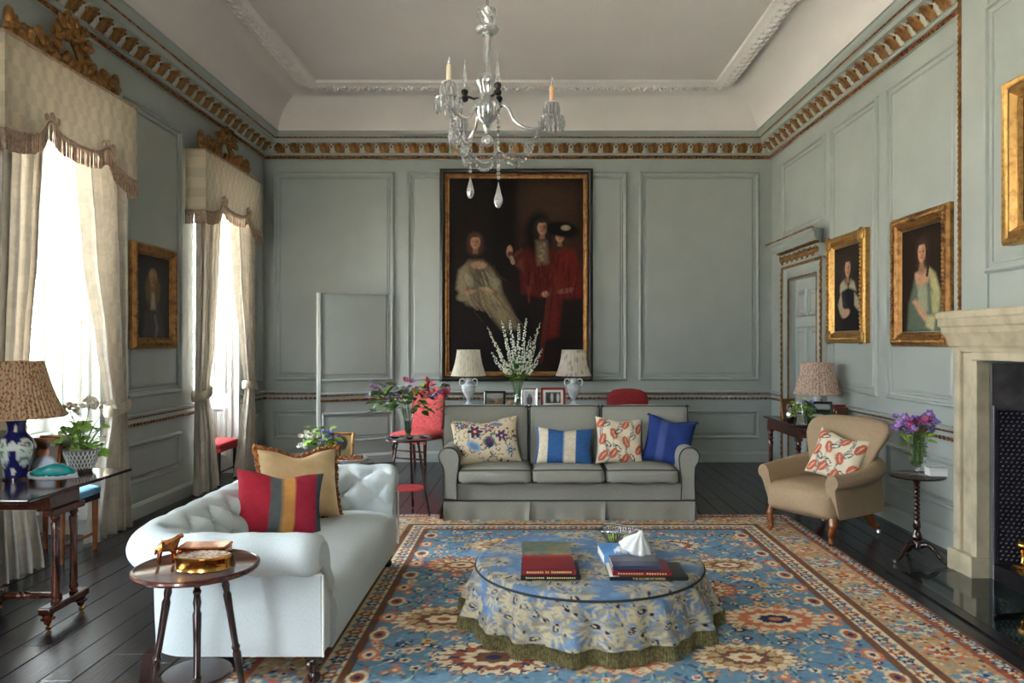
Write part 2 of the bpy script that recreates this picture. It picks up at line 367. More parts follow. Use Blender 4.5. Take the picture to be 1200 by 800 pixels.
def shade_mat(name, c, spot, sc):
    m, N, L, P = nodes(name); P.inputs['Roughness'].default_value = .8
    tc = N.new('ShaderNodeTexCoord'); v = N.new('ShaderNodeTexVoronoi'); v.inputs['Scale'].default_value = sc
    mp = N.new('ShaderNodeMapping'); mp.inputs['Scale'].default_value = (1.4, 1.4, .8); L.new(tc.outputs['Object'], mp.inputs[0]); L.new(mp.outputs[0], v.inputs['Vector'])
    r = N.new('ShaderNodeMapRange'); r.inputs[1].default_value = .30; r.inputs[2].default_value = .48; L.new(v.outputs['Distance'], r.inputs[0])
    mx = N.new('ShaderNodeMix'); mx.data_type = 'RGBA'; mx.inputs[6].default_value = (*spot, 1); mx.inputs[7].default_value = (*c, 1)
    L.new(r.outputs[0], mx.inputs[0]); L.new(mx.outputs[2], P.inputs['Base Color'])
    tr = N.new('ShaderNodeBsdfTranslucent'); L.new(mx.outputs[2], tr.inputs[0])
    ms = N.new('ShaderNodeMixShader'); ms.inputs[0].default_value = .3; L.new(P.outputs[0], ms.inputs[1]); L.new(tr.outputs[0], ms.inputs[2]); L.new(ms.outputs[0], N['Material Output'].inputs[0])
shade_mat('shade_rust', hx(196, 164, 130), hx(146, 92, 66), 52); shade_mat('shade_pink', hx(214, 190, 170), hx(184, 136, 118), 46)
shade_mat('shade_cream', hx(224, 216, 198), hx(212, 202, 182), 22); shade_mat('shade_floral', hx(212, 204, 190), hx(176, 168, 146), 16)
vmat('rug_wool', .95, .2, 240, .5, 500, spec=.1); vmat('ottoman_cloth', .85, .12, 120, .2, 300)
vmat('cushion_print', .85, .08, 150, .2, 350); vmat('oil_paint', .6, .1, 30, .1, 60, spec=.12); vmat('photo_print', .35, .04, 60, 0)
vmat('glazed_print', .12, .03, 40, 0, coat=.4)
# ---------------------------------------------------------------- the room
rnd = random.Random(7)
fl = MB().box(-3.97, 3.8, WF-.2, WB+.1, -.12, -.012).build('floor', 'floor_gap', smooth=0); struct(fl)
x = -3.96; k = 0
while x < 3.12:                                   # dark stained boards, each with its joints
    wd = rnd.choice((.15, .165, .18, .19)); y = WF-.1-rnd.random()*2
    while y < WB:
        ln = rnd.uniform(3.0, 4.6); y1 = min(y+ln, WB+.02)
        y0 = max(y, WF-.05)
        if y1-y0 > .3:
            dz = rnd.uniform(-.0012, .0008)
            MB().box(x+.002, x+wd-.002, y0+.0015, y1-.0015, -.011, dz).build('plank', rnd.choice(('plank', 'plank', 'plank_worn')), fl, smooth=0, bevel=.0025, bseg=1)
        y += ln
    x += wd
lawn = MB().box(-80, 60, -70, 70, -.75, -.7).build('bounce_terrace', 'gravel', smooth=0); struct(lawn)  # unseen pale ground, added to bounce daylight onto the ceiling
sun_block_roof = MB().box(WL-.6, WR+.7, WF-.3, WB+1.4, 4.72, 4.95).build('sun_block_roof', 'exterior_stone', smooth=0); struct(sun_block_roof)  # unseen slab added above the ceiling so the sun cannot leak in
# left wall with four deep window recesses
WW, WH, RD = .60, 3.36, .46                        # half width, head height, recess depth
m = MB(); ys = [WF-.15]
for y in WIN_Y: ys += [y-WW, y+WW]
ys.append(WB+.15)
for a, b in zip(ys[0::2], ys[1::2]): m.box(WL-.5, WL, a, b, 0, 4.7)
for y in WIN_Y: m.box(WL-.5, WL, y-WW, y+WW, WH, 4.7)
wl = struct(m.build('wall_left', 'wall_paint', smooth=0))
# back wall with the opening of the jib door
JX0, JX1, JH = -2.69, -1.75, 2.16
m = MB().box(WL, JX0, WB, WB+.14, 0, 4.7).box(JX1, WR+.1, WB, WB+.14, 0, 4.7).box(JX0, JX1, WB, WB+.14, JH, 4.7)
m.box(JX0-.1, JX1+.1, WB+.14, WB+1.25, -.1, 0).box(JX0-.1, JX1+.1, WB+1.2, WB+1.25, 0, 2.4).box(JX0-.1, JX0-.05, WB+.14, WB+1.2, 0, 2.4).box(JX1+.05, JX1+.1, WB+.14, WB+1.2, 0, 2.4).box(JX0-.1, JX1+.1, WB+.14, WB+1.25, 2.4, 2.45)
wb = struct(m.build('wall_back', 'wall_paint', smooth=0))
# right wall: door opening, chimney breast with fireplace opening
DY0, DY1, DH = 7.98, 8.86, 2.28
FY0, FY1, FH = 3.22, 4.80, 1.42
BX, BY0, BY1 = 2.97, 2.85, 5.14
m = MB().box(WR, WR+.6, WF-.15, FY0-.0, 0, 4.7).box(WR, WR+.6, FY1, DY0, 0, 4.7).box(WR, WR+.6, DY1, WB+.14, 0, 4.7)
m.box(WR, WR+.6, FY0, FY1, FH, 4.7).box(WR, WR+.6, DY0, DY1, DH, 4.7)
wr = struct(m.build('wall_right', 'wall_paint', smooth=0))
m = MB().box(BX, WR, BY0, FY0, 0, 4.3).box(BX, WR, FY1, BY1, 0, 4.3).box(BX, WR, FY0, FY1, FH, 4.3)
breast = m.build('chimney_breast', 'wall_paint', wr, smooth=0)
m = MB(); xs_ = [WL-.5]
for x in FILL_WIN_X: xs_ += [x-.45, x+.45]
xs_.append(WR+.6)
for a, b in zip(xs_[0::2], xs_[1::2]): m.box(a, b, WF-.25, WF, 0, 4.7)
for x in FILL_WIN_X: m.box(x-.45, x+.45, WF-.25, WF, 3.5, 4.7).box(x-.45, x+.45, WF-.25, WF, 0, .45)
wf = struct(m.build('wall_front', 'wall_paint', smooth=0))
for k, x in enumerate(FILL_WIN_X):  # frame and pane of the added fill window
    m = MB().box(x-.45, x-.38, WF-.2, WF-.12, .45, 3.5).box(x+.38, x+.45, WF-.2, WF-.12, .45, 3.5).box(x-.38, x+.38, WF-.2, WF-.12, .45, .53).box(x-.38, x+.38, WF-.2, WF-.12, 3.42, 3.5).box(x-.38, x+.38, WF-.2, WF-.12, 1.94, 2.0)
    for q in (-1, 1): m.box(x+q*.127-.012, x+q*.127+.012, WF-.18, WF-.14, .53, 3.42)
    for q in (1.0, 1.47, 2.47, 2.95): m.box(x-.38, x+.38, WF-.179, WF-.141, q-.012, q+.012)
    wi = struct(m.build('window_%d' % (k+5), 'white_paint', smooth=0))
    MB().box(x-.38, x+.38, WF-.162, WF-.158, .53, 3.42).build('pane', 'window_glass', wi, smooth=0)
CZ = 4.59; RUN = .852
m = MB().box(WL+RUN-.01, WR-RUN+.01, WF+RUN-.01, WB-RUN+.01, CZ, CZ+.12)
ceil = m.build('ceiling', 'ceiling_paint', smooth=0); struct(ceil)
def rectsweep(prof):
    """profile of (distance from wall, height) run round the room with mitred corners"""
    P = []
    for p, z in prof: P.append([(WL+p, WF+p, z), (WR-p, WF+p, z), (WR-p, WB-p, z), (WL+p, WB-p, z)])
    return MB().grid(P, cv=True, flip=True)
cv = [(.29+(RUN-.29)*(1-math.cos(t)), 4.19+(CZ-4.19)*math.sin(t)) for t in np.linspace(0, PI/2, 14)]
rectsweep(cv[::-1]+[(0, 4.19), (0, 4.68), (RUN, 4.68)]).build('cove', 'ceiling_paint', ceil, smooth=.5)
rectsweep([(RUN-.09, CZ-.005), (RUN-.085, CZ-.03), (RUN-.06, CZ-.045), (RUN+.02, CZ-.06), (RUN+.05, CZ-.04), (RUN+.09, CZ-.03), (RUN+.10, CZ+.01)][::-1]).build('ceiling_moulding', 'plaster_ornament', ceil, smooth=.5)
# carved plaster leaves on the ceiling moulding
lm = MB()
for s in (-1, 1):
    lm.ell((s*.026, 0, 0), (.016, .030, .010), 6, 4, rotm(z=s*.5)); lm.ell((s*.012, .03, 0), (.009, .016, .008), 6, 4, rotm(z=-s*.6))
lm.ell((0, -.022, -.002), (.012, .014, .012), 6, 4)
lme = lm.mesh('plaster_leaf', 3); n = 0
mz = CZ-.056
def ring_spots(p, step, z, sides='LBR'):
    out = []
    ya = 3.2
    if 'L' in sides: out += [((WL+p, y, z), 0) for y in np.arange(ya, WB-p-step/2, step)]
    if 'B' in sides: out += [((x, WB-p, z), 1) for x in np.arange(WL+p+step/2, WR-p-step/4, step)]
    if 'R' in sides: out += [((WR-p, y, z), 2) for y in np.arange(ya, WB-p-step/2, step)]
    return out
for (c, sd) in ring_spots(RUN-.02, .125, mz):
    o = obj('plaster_leaf', lme, 'plaster_ornament', ceil, c, ((PI+.15, 0, (-PI/2, PI, PI/2)[sd])), (1.5, 1.7, 2.4))
# cornice
cor = rectsweep([(0, 3.90), (.02, 3.905), (.035, 3.92), (.03, 3.94), (.05, 3.945), (.052, 3.965), (.06, 3.97), (.075, 3.985), (.085, 4.02), (.115, 4.055), (.135, 4.068), (.20, 4.070), (.205, 4.112), (.215, 4.115), (.225, 4.122), (.22, 4.130), (.235, 4.14), (.262, 4.155), (.275, 4.18), (.29, 4.185), (.29, 4.2), (0, 4.2)][::-1]).build('trim_1', 'wall_paint', smooth=.6); struct(cor)
rectsweep([(.028, 3.903), (.042, 3.912), (.046, 3.926), (.036, 3.940)][::-1]).build('gilt_bead', 'gilding_red', cor, smooth=.6)
rectsweep([(.222, 4.116), (.232, 4.121), (.232, 4.129), (.222, 4.132)][::-1]).build('gilt_line', 'gilding_red', cor, smooth=.6)
# acanthus leaves along the cornice, painted leaf between gilt leaves
def leafmesh(nm, sp, curl):
    a = MB(); nu, nv = 7, 9; P = []
    for i in range(nu):
        u = i/(nu-1); row = []
        for j in range(nv):
            v = j/(nv-1)*2-1
            wd = sp*(math.sin(PI*min(u*.85+.12, 1))**.6)*(1+.12*math.cos(u*18))
            px = v*wd; z = u*.108; out = .024+.03*u+.058*u*u+(curl*.3*(u > .8)*(u-.8))-.016*abs(v)**1.5+.005*math.cos(v*9)
            row.append((px, -out-.008, z))
        P.append(row)
    a.grid(P, flip=True); return a.mesh(nm, 3)
gl = leafmesh('gilt_leaf', .080, .25); pl = leafmesh('painted_leaf', .036, .40)
sm = MB().ell((0, -.085, .062), (.012, .014, .018), 8, 5).ell((-.026, -.082, .092), (.013, .013, .012), 6, 4).ell((.026, -.082, .092), (.013, .013, .012), 6, 4).mesh('gilt_seed', 3)
for side, (x0, x1) in (('B', (WL+.15, WR-.12)), ('L', (3.3, WB-.12)), ('R', (BY1, WB-.12))):
    st = .186; nn = int((x1-x0)/st)
    for i in range(nn):
        q = x0+(i+.5)*(x1-x0)/nn
        def pos(q): return {'B': ((q, WB-.05, 3.965), 0), 'L': ((WL+.05, q, 3.965), PI/2), 'R': ((WR-.05, q, 3.965), -PI/2)}[side]
        l, r = pos(q); obj('gilt_leaf', gl, 'gilding', cor, l, (0, 0, r))
        l, r = pos(q+(x1-x0)/nn/2); obj('painted_leaf', pl, 'grey_leaf', cor, l, (0, 0, r)); obj('gilt_seed', sm, 'gilding', cor, l, (0, 0, r))
# small carved eggs under the cornice: too many to tell apart
eg = MB()
for (c, sd) in ring_spots(.042, .042, 3.918): eg.ell(c, (.012, .012, .013), 5, 3)
stuff(eg.build('bead_carving', 'gilding_red', cor, smooth=3))
# --- panelling
def wmap(side):
    """(along, height, out) -> world for each wall; 'out' points into the room"""
    return {'B': lambda u, z, h: (u, WB-h, z), 'L': lambda u, z, h: (WL+h, u, z), 'R': lambda u, z, h: (WR-h, u, z), 'C': lambda u, z, h: (BX-h, u, z)}[side]
def panel(side, u0, u1, z0, z1, parent, big=True, f=None):
    f = f or wmap(side); k = 1 if big else .75
    pr = [(0, 0), (.004, .020), (.016, .034), (.030, .030), (.036, .010), (.056*k, .004), (.062*k, .014), (.072*k, .014), (.074*k, .005), (.10*k, .016)]
    P = [[f(a, b, h) for a, b in ((u0+i, z0+i), (u1-i, z0+i), (u1-i, z1-i), (u0+i, z1-i))] for i, h in pr]
    m = MB().grid(P, cv=True); n = len(m.v); m.f.append((n-4, n-3, n-2, n-1))
    return m.build('panel', 'wall_paint', parent, smooth=.35, fix=True)
def runs(side, u0, u1, parent, f=None):
    """skirting and carved, parcel gilt dado rail along a stretch of wall"""
    f = f or wmap(side)
    def sw(pr, nm, mt):
        P = [[f(u0, z, h), f(u1, z, h)] for z, h in pr]; return MB().grid(P).build(nm, mt, parent, smooth=.5, fix=False)
    sw([(0, 0), (0, .03), (.105, .03), (.118, .022), (.13, .014), (.135, 0)], 'skirting', 'wall_paint')
    sw([(.80, 0), (.806, .012), (.838, .020), (.842, .010), (.868, .012), (.874, .028), (.884, .040), (.905, .046), (.914, .040), (.918, 0)], 'dado_rail', 'wall_paint')
    sw([(.873, .030), (.880, .040), (.890, .045)], 'gilt_line', 'gilding_red')
    g = MB(); n = max(int((u1-u0)/.055), 1)
    for i in range(n):
        c = f(u0+(i+.5)*(u1-u0)/n, .823, .018); g.ell(c, (.026, .013, .016) if side == 'B' else (.013, .026, .016), 6, 4)
    stuff(g.build('rail_carving', 'gilding_red', parent, smooth=3))
PT, PB = 3.74, 1.05
bx = lambda px: (px-VX)*9.56/FPX
for a, b in ((320, 462), (477, 735), (749, 890)):
    panel('B', bx(a), bx(b), PB, PT, wb); panel('B', bx(a), bx(b), .30, .67, wb, False)
runs('B', WL, JX0, wb); runs('B', JX1, WR, wb)
yl = lambda px: 870*3.44/(622-px)
for a, b in ((3.30, 4.38), (6.28, 7.30), (9.02, 9.46)):
    panel('L', a, b, PB, 3.62, wl); panel('L', a, b, .30, .67, wl, False)
for a, b in ((WIN_Y[1]+WW+.0, WIN_Y[2]-WW), (WIN_Y[2]+WW, WIN_Y[3]-WW), (WIN_Y[3]+WW, WB)): runs('L', a, b, wl)
yr = lambda px: 870*3.10/(px-622)
for a, b in ((1124, 1040), (1029, 974)):
    panel('R', yr(a), yr(b), PB, PT, wr); panel('R', yr(a), yr(b), .30, .67, wr, False)
panel('R', yr(967), yr(917), 2.82, PT, wr)
runs('R', BY1, DY0-.18, wr); runs('R', DY1+.18, WB, wr)
panel('C', 3.0, 4.83, 1.98, 3.72, breast)
# gilt beaded edge of the chimney breast
m = MB(); m.box(BX-.012, BX+.004, BY1-.02, BY1, 1.75, 4.1)
z = 1.76
while z < 4.1: m.ell((BX-.014, BY1-.01, z), (.010, .012, .018), 6, 4); z += .042
stuff(m.build('edge_beading', 'gilding', breast, smooth=.6))
MB().box(BX-.012, BX, BY1-.33, BY1-.322, 1.75, 4.1).build('moulding_line', 'wall_paint', breast, smooth=0)
# --- windows: sash, shutters, reveals (all the setting)
for k, yc in enumerate(WIN_Y):
    fr = MB(); X0, X1 = WL-RD-.04, WL-RD+.02; a, b = yc-WW, yc+WW; zs = .82
    fr.box(X0, X1, a, a+.07, zs, WH).box(X0, X1, b-.07, b, zs, WH).box(X0, X1, a+.07, b-.07, WH-.08, WH).box(X0, X1, a+.07, b-.07, zs, zs+.08).box(X0-.0, X1, a+.07, b-.07, 2.03, 2.09)
    wi = struct(fr.build('window_%d' % (k+1), 'white_paint', smooth=0))
    bars = MB()
    for q in (1, 2): yy = a+.07+q*(2*WW-.14)/3; bars.box(X0+.015, X1-.015, yy-.012, yy+.012, zs+.08, WH-.08)
    for zz in (1.24, 1.64, 2.48, 2.88): bars.box(X0+.016, X1-.016, a+.07, b-.07, zz-.012, zz+.012)
    bars.build('glazing_bars', 'white_paint', wi, smooth=0)
    pw = (2*WW-.14)/3; zz = [.90, 1.24, 1.64, 2.03, 2.09, 2.48, 2.88, 3.28]; pane = MB().box(-.002, .002, -pw/2+.01, pw/2-.01, -.5, .5).mesh('pane', 0)
    for i in range(3):
        for z0, z1 in ((0, 1), (1, 2), (2, 3), (4, 5), (5, 6), (6, 7)):
            h = zz[z1]-zz[z0]-.02; obj('pane', pane, 'window_glass', wi, ((X0+X1)/2, a+.07+(i+.5)*pw, (zz[z0]+zz[z1])/2), None, (1, 1, h))
    MB().box(WL-RD-.05, WL-RD+.03, a, b, 0, zs).build('window_back', 'white_paint', wi, smooth=0)
    MB().box(WL-RD+.0, WL-RD+.10, a+.01, b-.01, zs-.03, zs).build('window_sill', 'white_paint', wi, smooth=0, bevel=.008)
    f = lambda u, z, h: (WL-RD+.03+h, u, z)
    panel('L', a+.12, b-.12, .16, .68, wi, False, f).data.materials[0] = MATS['white_paint']
    MB().box(WL-RD+.03, WL-.01, a, b, WH-.02, WH).build('soffit', 'white_paint', wi, smooth=0)
    for s, yj in ((1, b), (-1, a)):                # folded shutters lie along both reveals
        xs, xe = WL-RD+.11, WL-.075
        jb = MB().box(WL-RD+.02, WL, min(yj, yj-s*.012), max(yj, yj-s*.012), 0, WH-.02).build('reveal', 'white_paint', wi, smooth=0)
        sh = MB().box(xs, xe, min(yj-s*.013, yj-s*.045), max(yj-s*.013, yj-s*.045), .12, WH-.03).build('shutter', 'white_paint', wi, smooth=0, bevel=.004, bseg=1)
        g = lambda u, z, h, yj=yj, s=s: (u, yj-s*(.045+h), z)
        for z0, z1 in ((.2, .78), (.94, 2.30), (2.42, 3.26)):
            pp = panel('L', xs+.05, xe-.05, z0, z1, wi, False, g); pp.data.materials[0] = MATS['white_paint']; pp.name = 'shutter_panel'
        MB().lathe([(.001, -.03), (.014, -.026), (.018, -.014), (.010, -.004), (.012, 0)], 12, M=Matrix.Rotation(-s*-PI/2, 4, 'X')).build('shutter_knob', 'brass', wi, loc=(xe-.04, yj-s*.046, 1.70))
# --- jib door standing ajar
ang = math.atan2(-.44, -.85)
jd = bpy.data.objects.new('door_1', None); C.objects.link(jd); jd.location = (JX1-.004, WB-.02, 0); jd.rotation_euler = (0, 0, ang); struct(jd)
JW = .945                                           # local x runs from the hinge to the free edge, local -y... room side is +y
MB().box(0, JW, -.035, 0, .01, JH-.01).build('door_leaf', 'wall_paint', jd, smooth=0, bevel=.003, bseg=1)
f = lambda u, z, h: (u, h, z)
def sw(pr, nm, mt): MB().grid([[f(.0, z, h), f(JW, z, h)] for z, h in pr], flip=True).build(nm, mt, jd, smooth=.5)
sw([(.0+.01, 0), (.01, .026), (.105, .026), (.13, .012), (.135, 0)], 'skirting', 'wall_paint')
sw([(.80, 0), (.806, .012), (.838, .020), (.842, .010), (.868, .012), (.874, .028), (.884, .040), (.905, .046), (.914, .040), (.918, 0)], 'dado_rail', 'wall_paint')
sw([(.873, .030), (.880, .041), (.890, .046)], 'gilt_line', 'gilding_red'); sw([(.808, .016), (.823, .026), (.838, .021)], 'gilt_carving', 'gilding_red')
panel('B', .02, JW+.4, PB, JH+.8, jd, True, lambda u, z, h: (min(u, JW-.005), h, min(z, JH-.015)))
panel('B', .02, JW-.02, .30, .67, jd, False, f)
MB().box(JW-.006, JW+.034, -.036, .02, .012, JH-.008).build('edge_strip', 'white_paint', jd, smooth=0, bevel=.003, bseg=1)
# --- door with carved overdoor on the right wall
dr = bpy.data.objects.new('door_2', None); C.objects.link(dr); struct(dr)
fr = wmap('R')
MB().box(WR+.05, WR+.09, DY0, DY1, 0, DH).build('door_leaf', 'wall_paint', dr, smooth=0)
for a, b in ((DY0+.09, (DY0+DY1)/2-.04), ((DY0+DY1)/2+.04, DY1-.09)):
    for z0, z1 in ((.2, .78), (.92, 1.72), (1.84, 2.16)): panel('R', a, b, z0, z1, dr, False, lambda u, z, h: (WR+.05-h, u, z))
MB().lathe([(.001, .05), (.022, .046), (.026, .03), (.012, .015), (.03, .0)], 12, M=Matrix.Rotation(-PI/2, 4, 'Y')).build('door_knob', 'brass', dr, loc=(WR+.05, DY0+.06, 1.02))
m = MB()
for y0, y1 in ((DY0-.17, DY0+.004), (DY1-.004, DY1+.17)): m.box(WR-.04, WR+.1, y0, y1, 0, DH+.15)
m.box(WR-.039, WR+.1, DY0, DY1, DH-.004, DH+.149)
m.box(WR-.055, WR, DY0-.19, DY0-.15, 0, DH+.17).box(WR-.055, WR, DY1+.15, DY1+.19, 0, DH+.17).box(WR-.055, WR, DY0-.19, DY1+.19, DH+.13, DH+.17)
m.build('architrave', 'wall_paint', dr, smooth=0, bevel=.005, bseg=1)
m = MB()
for y in (DY0-.004, DY1+.004): m.box(WR-.046, WR-.03, y-.012, y+.012, 0, DH+.012)
m.box(WR-.046, WR-.03, DY0, DY1, DH, DH+.02)
for y in (DY0-.17, DY1+.17):
    m.box(WR-.064, WR-.05, y-.018, y+.018, 0, DH+.15)
    z = .05
    while z < DH+.1: m.ell((WR-.066, y, z), (.012, .020, .030), 6, 4); z += .07
m.box(WR-.064, WR-.05, DY0-.18, DY1+.18, DH+.135, DH+.165)
m.build('gilt_border', 'gilding', dr, smooth=.6)
m = MB().box(WR-.07, WR, DY0-.15, DY1+.15, DH+.17, DH+.31).build('frieze', 'wall_paint', dr, smooth=0)
m = MB()
for i in range(15):                                # carved frieze of scrolls
    y = DY0-.12+i*(DY1-DY0+.24)/14; h = DH+.24
    m.tube([(WR-.085, y+.036*math.cos(t)*(1-t/9), h+.042*math.sin(t)*(1-t/9)) for t in np.linspace(0, 7, 16)], .010, 6)
    m.ell((WR-.09, y, h), (.014, .018, .018), 6, 4).ell((WR-.085, y+.03, h+(-1)**i*.04), (.012, .026, .016), 6, 4)
m.build('frieze_carving', 'gilding', dr, smooth=3)
P = [[(WR-p, DY0-.15-p+.05, z), (WR-p, DY1+.15+p-.05, z)] for p, z in ((.05, DH+.31), (.08, DH+.315), (.085, DH+.335), (.12, DH+.34), (.16, DH+.37), (.165, DH+.41), (.20, DH+.43), (.21, DH+.46), (0, DH+.47))]
m = MB().grid(P); n = len(P)
m.f += [tuple(range(0, 2*n, 2)), tuple(range(1, 2*n, 2))[::-1]]
m.build('hood', 'wall_paint', dr, smooth=.5, fix=True)
m = MB().box(WR-.215, WR-.19, DY0-.31, DY1+.31, DH+.445, DH+.462)
y = DY0-.17
while y < DY1+.17: m.cbox((WR-.10, y, DH+.325), (.04, .022, .022)); y += .04
m.build('gilt_dentils', 'gilding_red', dr, smooth=0)
# --- fireplace: stone surround, hearth, iron lined opening
fp = thing('fireplace', 'carved stone chimneypiece around the iron lined fireplace opening', 'fireplace', (2.97, 4.01, 0))
jw = .24
for s, y0 in ((1, FY1), (-1, FY0)):
    a, b = sorted((y0-4.01, y0-4.01+s*jw)); m = MB()
    m.box(-.075, .0, a, b, .14, 1.47)
    m.box(-.095, 0, *sorted((y0-4.01-s*.006, y0-4.01+s*.055)), .142, 1.416).box(-.10, 0, *sorted((y0-4.01+s*.17, y0-4.01+s*(jw+.005))), .14, 1.6)
    m.build('jamb', 'stone', fp, smooth=0, bevel=.008)
    MB().box(-.125, .0, *sorted((y0-4.01-s*.004, y0-4.01+s*(jw+.035))), 0, .145).build('plinth', 'stone', fp, smooth=0, bevel=.006)
    ck = MB().add([(.012, y0-4.01-s*.008, .0), (.34, y0-4.01-s*.12, .0), (.34, y0-4.01-s*.12, 1.40), (.012, y0-4.01-s*.008, 1.40)], [(0, 1, 2, 3)][::1]).add([(.012, y0-4.01-s*.002, 0), (.34, y0-4.01-s*.002, 0), (.34, y0-4.01-s*.002, 1.40), (.012, y0-4.01-s*.002, 1.40)], [(3, 2, 1, 0)]).build('iron_cheek', 'soot_brick', fp, smooth=0)
    u_ = Vector((.328, -s*.112, 0)).normalized(); o_ = Vector((.02, y0-4.01-s*.012, 0))
    pq = [o_+u_*.02, o_+u_*.31]; nn = Vector((0, -s*.012, 0))
    MB().add([tuple(pq[0]+Vector((0, 0, .12))), tuple(pq[1]+Vector((0, 0, .12))), tuple(pq[1]+Vector((0, 0, 1.10))), tuple(pq[0]+Vector((0, 0, 1.10)))]+[tuple(q+nn+Vector((0, 0, z))) for q, z in ((pq[0], .12), (pq[1], .12), (pq[1], 1.10), (pq[0], 1.10))], [(0, 1, 2, 3), (7, 6, 5, 4), (0, 4, 5, 1), (1, 5, 6, 2), (2, 6, 7, 3), (3, 7, 4, 0)]).build('tread_plate', 'iron', fp, smooth=0, fix=True)
    m = MB(); z = .145; k_ = 0
    while z < 1.09:
        q = .03+(.011 if k_ % 2 else 0)
        while q < .30: p_ = o_+u_*q+nn*1.1; m.ell((p_.x, p_.y, z), (.009, .004, .0045), 6, 4, rotm(y=-.6)); q += .030
        z += .026; k_ += 1
    stuff(m.build('plate_studs', 'iron_bright', fp, smooth=3))
    MB().box(.004, .018, *sorted((y0-4.01-s*.03, y0-4.01-s*.012)), .0, 1.13).build('plate_edge', 'iron_bright', fp, smooth=0, bevel=.003)
hb = FY1-FY0; L_ = hb/2
MB().box(-.075, 0, -L_, L_, FH, 1.50).box(-.095, 0, -L_-.055, L_+.055, FH, FH+.055).build('lintel', 'stone', fp, smooth=0, bevel=.008)
pr = [(.0, 1.47), (-.09, 1.475), (-.10, 1.50), (-.115, 1.515), (-.125, 1.56), (-.15, 1.60), (-.155, 1.635), (-.17, 1.645), (-.17, 1.69), (-.18, 1.70), (-.18, 1.735), (-.165, 1.745), (.0, 1.745)]
P = [[(p, -L_-jw-.03+(-p-.1)*-.6, z), (p, L_+jw+.03+(-p-.1)*.6, z)] for p, z in pr]; m = MB().grid(P); n = len(P); m.f += [tuple(range(0, 2*n, 2)), tuple(range(1, 2*n, 2))[::-1]]
m.build('mantel_shelf', 'stone', fp, smooth=.4, fix=True)
MB().box(.34, .36, -L_-.05, L_+.05, 0, FH+.2).build('fireback', 'soot_brick', fp, smooth=0)
MB().box(.02, .36, -L_-.05, L_+.05, FH+.12, FH+.2).build('flue_throat', 'soot_brick', fp, smooth=0)
MB().box(.0, .34, -L_+.035, L_-.035, 0.002, .115).build('hearth_step', 'iron', fp, smooth=0, bevel=.006)
hs = MB().box(2.46, WR+.25, 2.95, 4.93, .001, .012).build('hearth_slab', 'green_marble', smooth=0, bevel=.003); struct(hs); hs.name = 'trim_2'
m = MB().box(2.39, 2.46, 2.88, 5.0, .001, .011).box(2.46, 2.84, 4.93, 5.0, .001, .011); m.build('hearth_border', 'hearth_border', hs, smooth=0)
RUGT = .008
# ---------------------------------------------------------------- soft shapes
def softbox(c, d, r, puff=(0, 0, 0), n=10, M=None, mb=None, wob=0, seed=0):
    """upholstered block: rounded edges, each pair of faces bulging by puff"""
    mb = mb or MB(); h = np.array(d)/2; r = min(r, *(h*.999)); rs = np.random.RandomState(seed)
    ph = rs.rand(6)*6
    g = np.tan(np.linspace(-1, 1, n)*PI/4); A, B = np.meshgrid(g, g, indexing='ij')
    # denser samples near the rounded edges
    A = np.sign(A)*np.abs(A)**.7; B = np.sign(B)*np.abs(B)**.7
    for ax in range(3):
        for s in (-1, 1):
            p = np.zeros((n, n, 3)); p[..., ax] = s; p[..., (ax+1) % 3] = A; p[..., (ax+2) % 3] = B
            w_ = p*h; q = np.clip(w_, -(h-r), h-r); nv = w_-q
            L_ = np.linalg.norm(nv, axis=2, keepdims=True); pos = q+nv/np.maximum(L_, 1e-9)*r
            u = p
            for k in range(3):
                o1, o2 = (k+1) % 3, (k+2) % 3
                pos[..., k] += np.sign(u[..., k])*puff[k]*(1-u[..., o1]**2)*(1-u[..., o2]**2)*np.abs(u[..., k])**2
            if wob: pos += wob*np.stack([np.sin(pos[..., 1]*17+pos[..., 2]*23+ph[0]), np.sin(pos[..., 0]*19+pos[..., 2]*13+ph[1]), np.sin(pos[..., 0]*21+pos[..., 1]*16+ph[2])], 2)
            if M is not None: pos = np.array([[tuple(M @ Vector(x)) for x in row] for row in pos])
            mb.grid(pos+np.array(c), flip=(s < 0))
    return mb
def loop_tube(pts, r, seg=6): return MB().tube(pts, r, seg, closed=True)
def turned(prof, seg=14, c=(0, 0, 0)): return MB().lathe(prof, seg, c)
def spin_leg(p0, p1, prof, seg=12, mb=None):
    """turned leg between two points; prof = (t, radius)"""
    p0 = Vector(p0); p1 = Vector(p1); return (mb or MB()).tube([p0.lerp(p1, t) for t, r in prof], [r for t, r in prof], seg)
def pillow(W, H, T, n=22, paint=None, dip=.0, mb=None, skew=0):
    """throw cushion standing on its lower edge: x width, z height, y thickness"""
    mb = mb or MB(); g = np.linspace(-1, 1, n); g = np.sign(g)*np.abs(g)**.8
    U, V = np.meshgrid(g, g, indexing='ij'); col = None
    if paint is not None: col = paint.at((U+1)/2*W, (V+1)/2*H)
    t = T/2*np.clip((1-U**4)*(1-V**4), 0, 1)**.5*(1-.25*(U**2+V**2)/2)
    X = W/2*U*(1-.09*(1-V**2)*U**2)+skew*V*V*np.sign(V); Z = H/2+H/2*V*(1-.09*(1-U**2)*V**2)
    Z = Z-dip*np.exp(-(U/.42)**2)*np.clip((V+.4)/1.4, 0, 1)**2
    wr = .006*np.sin(U*7+V*5)*(1-U**2)*(1-V**2)
    mb.grid(np.stack([X, -t+wr, Z], 2), col=col, flip=False); mb.grid(np.stack([X, t+wr, Z], 2), col=col, flip=True); return mb
